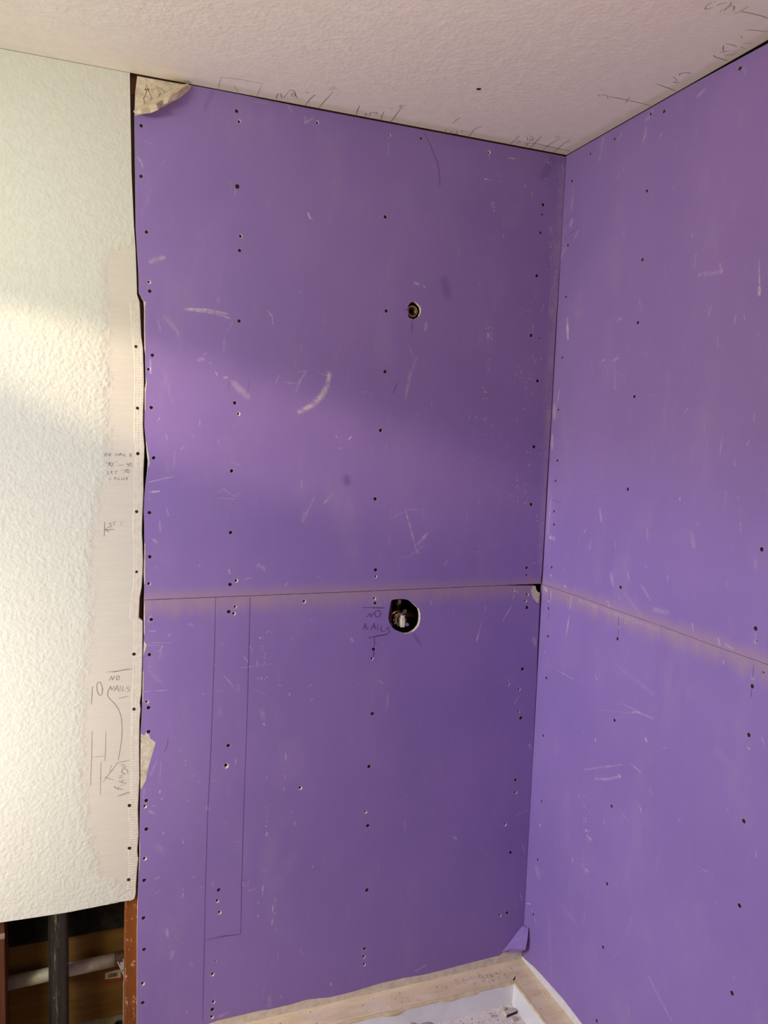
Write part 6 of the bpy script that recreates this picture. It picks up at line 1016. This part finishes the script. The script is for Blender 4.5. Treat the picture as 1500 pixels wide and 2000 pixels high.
vpart('pipe_coupling', bm, MAT_BRASS)
bm = bmesh.new()
add_tube(bm, [(-0.42, 0.058, 1.1672), (-0.404, 0.058, 1.1672), (-0.404, 0.058, 1.1672), (-0.384, 0.058, 1.1668), (-0.384, 0.058, 1.1668), (-0.33, 0.058, 1.1660)], 0.01, 16, radii=[0.0115, 0.0115, 0.0130, 0.0130, 0.0085, 0.0085])
vpart('side_inlet', bm, MAT_COPPER)

# ------------------------------------------------------------------ open stud bay at the lower left
t = empty('drain_pipe', (-1.3248, 0.040, 0.0))
tag(t, 'black scuffed vertical vent pipe in the open stud bay', 'pipe')
bm = bmesh.new()
add_tube(bm, [(0, 0, 0.0), (0, 0, 1.2)], 0.0236, 28)
bm_obj('pipe', bm, MAT_PIPE, t, smooth=False)
bm = bmesh.new()
add_lathe(bm, (0, 0, 0.0), (0, 0, 1), [(0.0, 0.0285), (0.055, 0.0285), (0.057, 0.0238)], 28)
bm_obj('coupling', bm, MAT_PIPE, t)

t = empty('water_pipe', (-1.4625, 0.083, 0.2665))
tag(t, 'white plastic pipe running across behind the black vent pipe', 'pipe')
bm = bmesh.new()
add_tube(bm, [(-0.02, 0, -0.001), (0.2835, 0, 0.0095)], 0.0168, 20)
bm_obj('pipe', bm, MAT_PVC, t, smooth=True)
bm = bmesh.new()
add_tube(bm, [(0.272, 0, 0.0092), (0.2945, 0, 0.0098)], 0.0182, 20)
bm_obj('end_sleeve', bm, MAT_COPPER, t)
bm = bmesh.new()
add_box(bm, (0.2855, -0.0330, 0.000), (0.2945, -0.0190, 0.012), bevel=0.001)
add_box(bm, (0.2915, -0.0450, -0.006), (0.2945, -0.0190, 0.020), bevel=0.0008)
bm_obj('pipe_clip', bm, MAT_PVC, t)['label'] = 'white plastic pipe clip fixed to the stud'

t = empty('felt_board', (-1.307, 0.096, 0.356))
tag(t, 'black board across the top of the open stud bay behind the vent pipe', 'board')
bm = bmesh.new()
add_box(bm, (-0.1340, -0.005, 0.0), (0.1385, 0.005, 0.26), bevel=0.001)
bm_obj('board', bm, MAT_FELT_SHADE, t)

pts = [(-1.1835, 0.050, 0.2905), (-1.1790, 0.040, 0.2830), (-1.1735, 0.034, 0.2722), (-1.1692, 0.030, 0.2625), (-1.1690, 0.029, 0.2500), (-1.1702, 0.030, 0.2385), (-1.1697, 0.030, 0.2277), (-1.170, 0.032, 0.19), (-1.1705, 0.034, 0.10)]
bm = bmesh.new()
add_tube(bm, pts, 0.0012, 8)
t = bm_obj('cable', bm, MAT_PVC)
tag(t, 'thin white cable hanging beside the orange-brown stud', 'cable')

t = empty('product_label', (-1.1945, 0.1012, 0.2150))
tag(t, 'white and red sticker with a barcode on the plywood in the stud bay', 'sticker')


def sticker(name, quads, mat, y):
    verts, faces = [], []
    for q in quads:
        s = len(verts)
        verts += [(u + 1.1945, y, v - 0.2150) for u, v in q]
        faces.append((s, s + 1, s + 2, s + 3))
    ob = link(name, mesh_of(name, verts, faces, [mat]), t)
    so = ob.modifiers.new('thickness', 'SOLIDIFY')
    so.thickness = 0.0003
    so.offset = 0
    return ob


sticker('backing', [[(-1.2149, 0.2370), (-1.2149, 0.2000), (-1.1680, 0.1980), (-1.1680, 0.2365)]], MAT_STICK_R, 0.0006)
sticker('barcode_label', [[(-1.2137, 0.2300), (-1.2137, 0.2125), (-1.1745, 0.2090), (-1.1741, 0.2335)]], MAT_STICK_W, 0.0)
bars = []
u = -1.2065
while u < -1.1830:
    w = rng.choice((0.0006, 0.0011, 0.0016))
    bars.append([(u, 0.2258), (u, 0.2150), (u + w, 0.2148), (u + w, 0.2256)])
    u += w + rng.choice((0.0007, 0.0012))
sticker('barcode', bars, MAT_INK, -0.0005)

t = empty('pipe_stub', (-1.1795, 0.088, 0.0))
tag(t, 'black pipe stub at the foot of the stud bay', 'pipe')
bm = bmesh.new()
add_lathe(bm, (0, 0, 0.039), (0, 0, 1), [(0.0, 0.011), (0.048, 0.011), (0.050, 0.0115), (0.050, 0.0085), (0.02, 0.0085), (0.02, 0.0)], 18)
bm_obj('pipe', bm, MAT_PIPE, t)

# ------------------------------------------------------------------ shower base
base = empty('shower_pan', (-0.5, -0.4, 0.0))
tag(base, 'dusty shower pan with tan ledges and white sloping sides at the foot of the walls', 'shower pan')
BO = Vector((-0.5, -0.4, 0.0))
ZL, ZF = 0.076, 0.030
XL, YF = -1.10, -0.80          # far ends, outside the picture
LB, LR = -0.086, -0.078        # inner edges of the back and right ledges


def bpart(name, bm, mat, smooth=False):
    for v in bm.verts:
        v.co -= BO
    return bm_obj(name, bm, mat, base, smooth)


def strip(bm, rows):
    rr = [[bm.verts.new(p) for p in r] for r in rows]
    for a, b in zip(rr, rr[1:]):
        for i in range(len(a) - 1):
            bm.faces.new((a[i], a[i + 1], b[i + 1], b[i]))


def ease(t):
    return t * t * (3 - 2 * t)


N = 60
xs = [XL + (LR - XL) * i / N for i in range(N + 1)]
wav = [0.0016 * math.sin(x * 31) + 0.0012 * math.sin(x * 74 + 1) for x in xs]
wav[-1] = 0.0
bm = bmesh.new()
strip(bm, [[(x if i < N else -0.0012, -0.0012, ZL + 0.0015) for i, x in enumerate(xs)],
           [(x if i < N else -0.022, -0.022, ZL + 0.0006 * math.sin(x * 50)) for i, x in enumerate(xs)],
           [(x if i < N else -0.055, -0.058, ZL + 0.0006 * math.sin(x * 40 + 2)) for i, x in enumerate(xs)],
           [(x, LB + 0.009 + wav[i], ZL) for i, x in enumerate(xs)]])
bpart('back_ledge', bm, MAT_LEDGE)
ys = [LB + (YF - LB) * i / 40 for i in range(41)]
bm = bmesh.new()
strip(bm, [[(LR + 0.008, y if i else LB + 0.009, ZL) for i, y in enumerate(ys)],
           [(-0.055, y if i else -0.058, ZL + 0.0005 * math.sin(y * 40)) for i, y in enumerate(ys)],
           [(-0.022, y if i else -0.022, ZL + 0.0005 * math.sin(y * 50)) for i, y in enumerate(ys)],
           [(-0.0012, y if i else -0.0012, ZL + 0.0015) for i, y in enumerate(ys)]])
bpart('side_ledge', bm, MAT_LEDGE)
# yellow glue line on the lip of each ledge
bm = bmesh.new()
strip(bm, [[(x + (0.008 if i == N else 0), LB + 0.0092 + wav[i], ZL) for i, x in enumerate(xs)],
           [(x + (0.004 if i == N else 0), LB + 0.004 + wav[i], ZL + 0.0016) for i, x in enumerate(xs)],
           [(x, LB - 0.0008 + wav[i], ZL - 0.0012) for i, x in enumerate(xs)],
           [(x, LB - 0.0016 + 1.4 * wav[i], ZL - 0.006) for i, x in enumerate(xs)]])
strip(bm, [[(LR + 0.008, y if i else LB + 0.009, ZL) for i, y in enumerate(ys)],
           [(LR + 0.004, y if i else LB + 0.004, ZL + 0.0014) for i, y in enumerate(ys)],
           [(LR - 0.0006, y, ZL - 0.0012) for i, y in enumerate(ys)],
           [(LR - 0.0012, y, ZL - 0.005) for i, y in enumerate(ys)]])
gl = bpart('ledge_lip', bm, MAT_GLUE, True)
gl['label'] = 'yellowish lip of dried glue along the ledge'
FB, FR = -0.111, -0.0975
bm = bmesh.new()
strip(bm, [[(x, LB - 0.0008, ZL - 0.003) for x in xs], [(x if i < N else LR - 0.006, LB - 0.008, ZL - 0.018) for i, x in enumerate(xs)], [(x if i < N else FR + 0.004, FB + 0.004, ZF + 0.007) for i, x in enumerate(xs)], [(x if i < N else FR, FB, ZF) for i, x in enumerate(xs)]])
strip(bm, [[(FR, y if i else FB, ZF) for i, y in enumerate(ys)], [(FR + 0.004, y if i else FB + 0.004, ZF + 0.007) for i, y in enumerate(ys)], [(LR - 0.006, y if i else LB - 0.008, ZL - 0.018) for i, y in enumerate(ys)], [(LR - 0.0008, y, ZL - 0.003) for y in ys]])
bpart('inner_wall', bm, MAT_ACRYL, True)
bm = bmesh.new()
strip(bm, [[(XL, FB, ZF), (FR, FB, ZF)], [(XL, YF, ZF - 0.004), (FR, YF, ZF - 0.004)]])
bpart('pan_floor', bm, MAT_PANFLOOR)
# tiling flange under the boards, on both walls
fb = [p for p in BOT_LO if p[0] < -0.06 and p[1] < 0.12]
fb = [(XL, fb[0][1])] + fb + [(-0.0012, 0.1055)]
bm = bmesh.new()
strip(bm, [[(u, -0.0012, ZL + 0.001) for u, v in fb], [(u, -0.0006, min(v, 0.106) - 0.0008) for u, v in fb], [(u, 0.008, min(v, 0.106) - 0.0008) for u, v in fb]])
bpart('back_flange', bm, MAT_FLANGE)
fr = [(-0.0012, 0.086)] + [p for p in R_BOT if p[0] < -0.003] + [(YF, 0.101)]
bm = bmesh.new()
strip(bm, [[(-0.0014, u, ZL + 0.001) for u, v in fr], [(-0.0008, u, v - 0.0008) for u, v in fr], [(0.008, u, v - 0.0008) for u, v in fr]])
bpart('side_flange', bm, MAT_FLANGE_W)
# front curb and outer sides, outside the picture
bm = bmesh.new()
add_box(bm, (XL, YF - 0.09, 0.0), (-0.0015, YF - 0.0002, 0.09), bevel=0.006)
bpart('curb', bm, MAT_ACRYL)
bm = bmesh.new()
add_box(bm, (XL - 0.02, YF - 0.09, 0.0), (XL - 0.0002, -0.0012, ZL), bevel=0.003)
bpart('end_side', bm, MAT_ACRYL)
# ring of dried glue on the side ledge
bm = bmesh.new()
ring = [(-0.0125 + 0.0065 * math.cos(a), -0.160 + 0.012 * math.sin(a), ZL + 0.0006) for a in [math.pi * 2 * k / 20 for k in range(21)]]
add_tube(bm, ring, 0.0011, 6)
bpart('glue_ring', bm, MAT_GLUE)


# crumbs on the ledge and on the pan floor: past counting
def crumbs(name, n, area, z, smin, smax, mat):
    bm = bmesh.new()
    for _ in range(n):
        x, y = area()
        s = rng.uniform(smin, smax)
        a = rng.uniform(0, 6.28)
        pts = [Vector((math.cos(a + k * 1.57) * s * rng.uniform(.6, 1.5), math.sin(a + k * 1.57) * s * rng.uniform(.4, .9), 0)) for k in range(4)]
        bot = [bm.verts.new(Vector((x, y, z)) + p) for p in pts]
        top = [bm.verts.new(Vector((x, y, z + s * rng.uniform(.5, 1.0))) + p * rng.uniform(.5, .9)) for p in pts]
        bm.faces.new(top)
        for k in range(4):
            bm.faces.new((bot[k], bot[(k + 1) % 4], top[(k + 1) % 4], top[k]))
    ob = bpart(name, bm, mat)
    ob['kind'] = 'stuff'
    return ob


def on_ledge():
    if rng.random() < 0.55:
        return rng.gauss(-0.15, 0.06), rng.gauss(-0.043, 0.016)
    if rng.random() < 0.75:
        x = rng.uniform(-0.93, -0.1)
        return x, rng.uniform(-0.07, -0.012)
    return rng.uniform(-0.07, -0.012), rng.uniform(-0.35, -0.03)


def clampl(f):
    def g():
        x, y = f()
        return min(x, -0.008), max(min(y, -0.006), -0.074) if x < -0.08 else min(y, -0.006)
    return g


crumbs('crumbs', 170, clampl(on_ledge), ZL, 0.0006, 0.0022, MAT_CRUMB)


def on_floor():
    while True:
        x, y = rng.uniform(-0.45, -0.11), rng.uniform(-0.26, -0.118)
        if x > -0.34 or y < -0.21:      # none under the plaster lump
            return x, y


crumbs('crumbs', 160, on_floor, ZF - 0.0005, 0.0008, 0.0030, MAT_CRUMB)


def scrap(label, loc, size, rot, top=MAT_GYPSUM, side=MAT_INK, tri=False):
    sx, sy, sz = size
    base_ = [(-sx, -sy), (sx, -sy), (sx * .9, sy), (-sx * .85, sy * .9)] if not tri else [(-sx, -sy), (sx, -sy * .8), (-sx * .2, sy)]
    n = len(base_)
    verts = [(x, y, 0) for x, y in base_] + [(x * .96, y * .96, sz) for x, y in base_]
    faces = [tuple(range(n))[::-1], tuple(range(n, 2 * n))] + [(i, (i + 1) % n, n + (i + 1) % n, n + i) for i in range(n)]
    ids = [0, 0] + [1 if (i == 0 and not tri) else 0 for i in range(n)]
    ob = link('drywall_scrap', mesh_of('drywall_scrap', verts, faces, [top, side], ids))
    ob.location = loc
    ob.rotation_euler = rot
    tag(ob, label, 'scrap')
    return ob


MAT_SIDE = plain('dark_purple_edge', (0.055, 0.028, 0.06), (0.09, 0.05, 0.095), 120, 0.8, 0.1)
scrap('broken drywall scrap with a dark purple edge in the corner of the shower pan', (-0.1205, -0.1415, ZF - 0.0004), (0.0195, 0.009, 0.0085), (0, 0, 0.14), MAT_GYPSUM, MAT_SIDE)
scrap('small triangular grey-brown scrap behind the purple-edged one', (-0.1300, -0.1250, ZF - 0.0003), (0.009, 0.007, 0.009), (0, 0, 0.4), MAT_LUMP, MAT_LUMP, True)
scrap('flat beige scrap left of the purple-edged one on the pan floor', (-0.1710, -0.1370, ZF - 0.0004), (0.009, 0.0035, 0.003), (0, 0, -0.3), MAT_LUMP, MAT_LUMP)
scrap('round beige crumb of plaster in front of the purple-edged scrap', (-0.1190, -0.1660, ZF - 0.0006), (0.010, 0.006, 0.004), (0, 0, 0.2), MAT_LUMP, MAT_LUMP)

bm = bmesh.new()
bmesh.ops.create_icosphere(bm, subdivisions=4, radius=1.0)
for v in bm.verts:
    d = v.co.normalized()
    k = 1 + 0.16 * math.sin(d.x * 7 + d.z * 4) + 0.10 * math.sin(d.y * 11 + d.x * 5) - 0.20 * max(0, 1 - (d - Vector((0.35, -0.6, 0.7)).normalized()).length * 2.2) - 0.22 * max(0, 1 - (d - Vector((-0.35, -0.55, 0.75)).normalized()).length * 2.4)
    v.co = Vector((d.x * 0.050 * k, d.y * 0.030 * k, max(-0.0, 0.020 + d.z * 0.024 * k)))
t = bm_obj('plaster_lump', bm, MAT_LUMP, smooth=True)
t.location = (-0.418, -0.156, ZF + 0.0004)
tag(t, 'crumpled beige plaster lump on the pan floor at the bottom of the picture', 'debris')
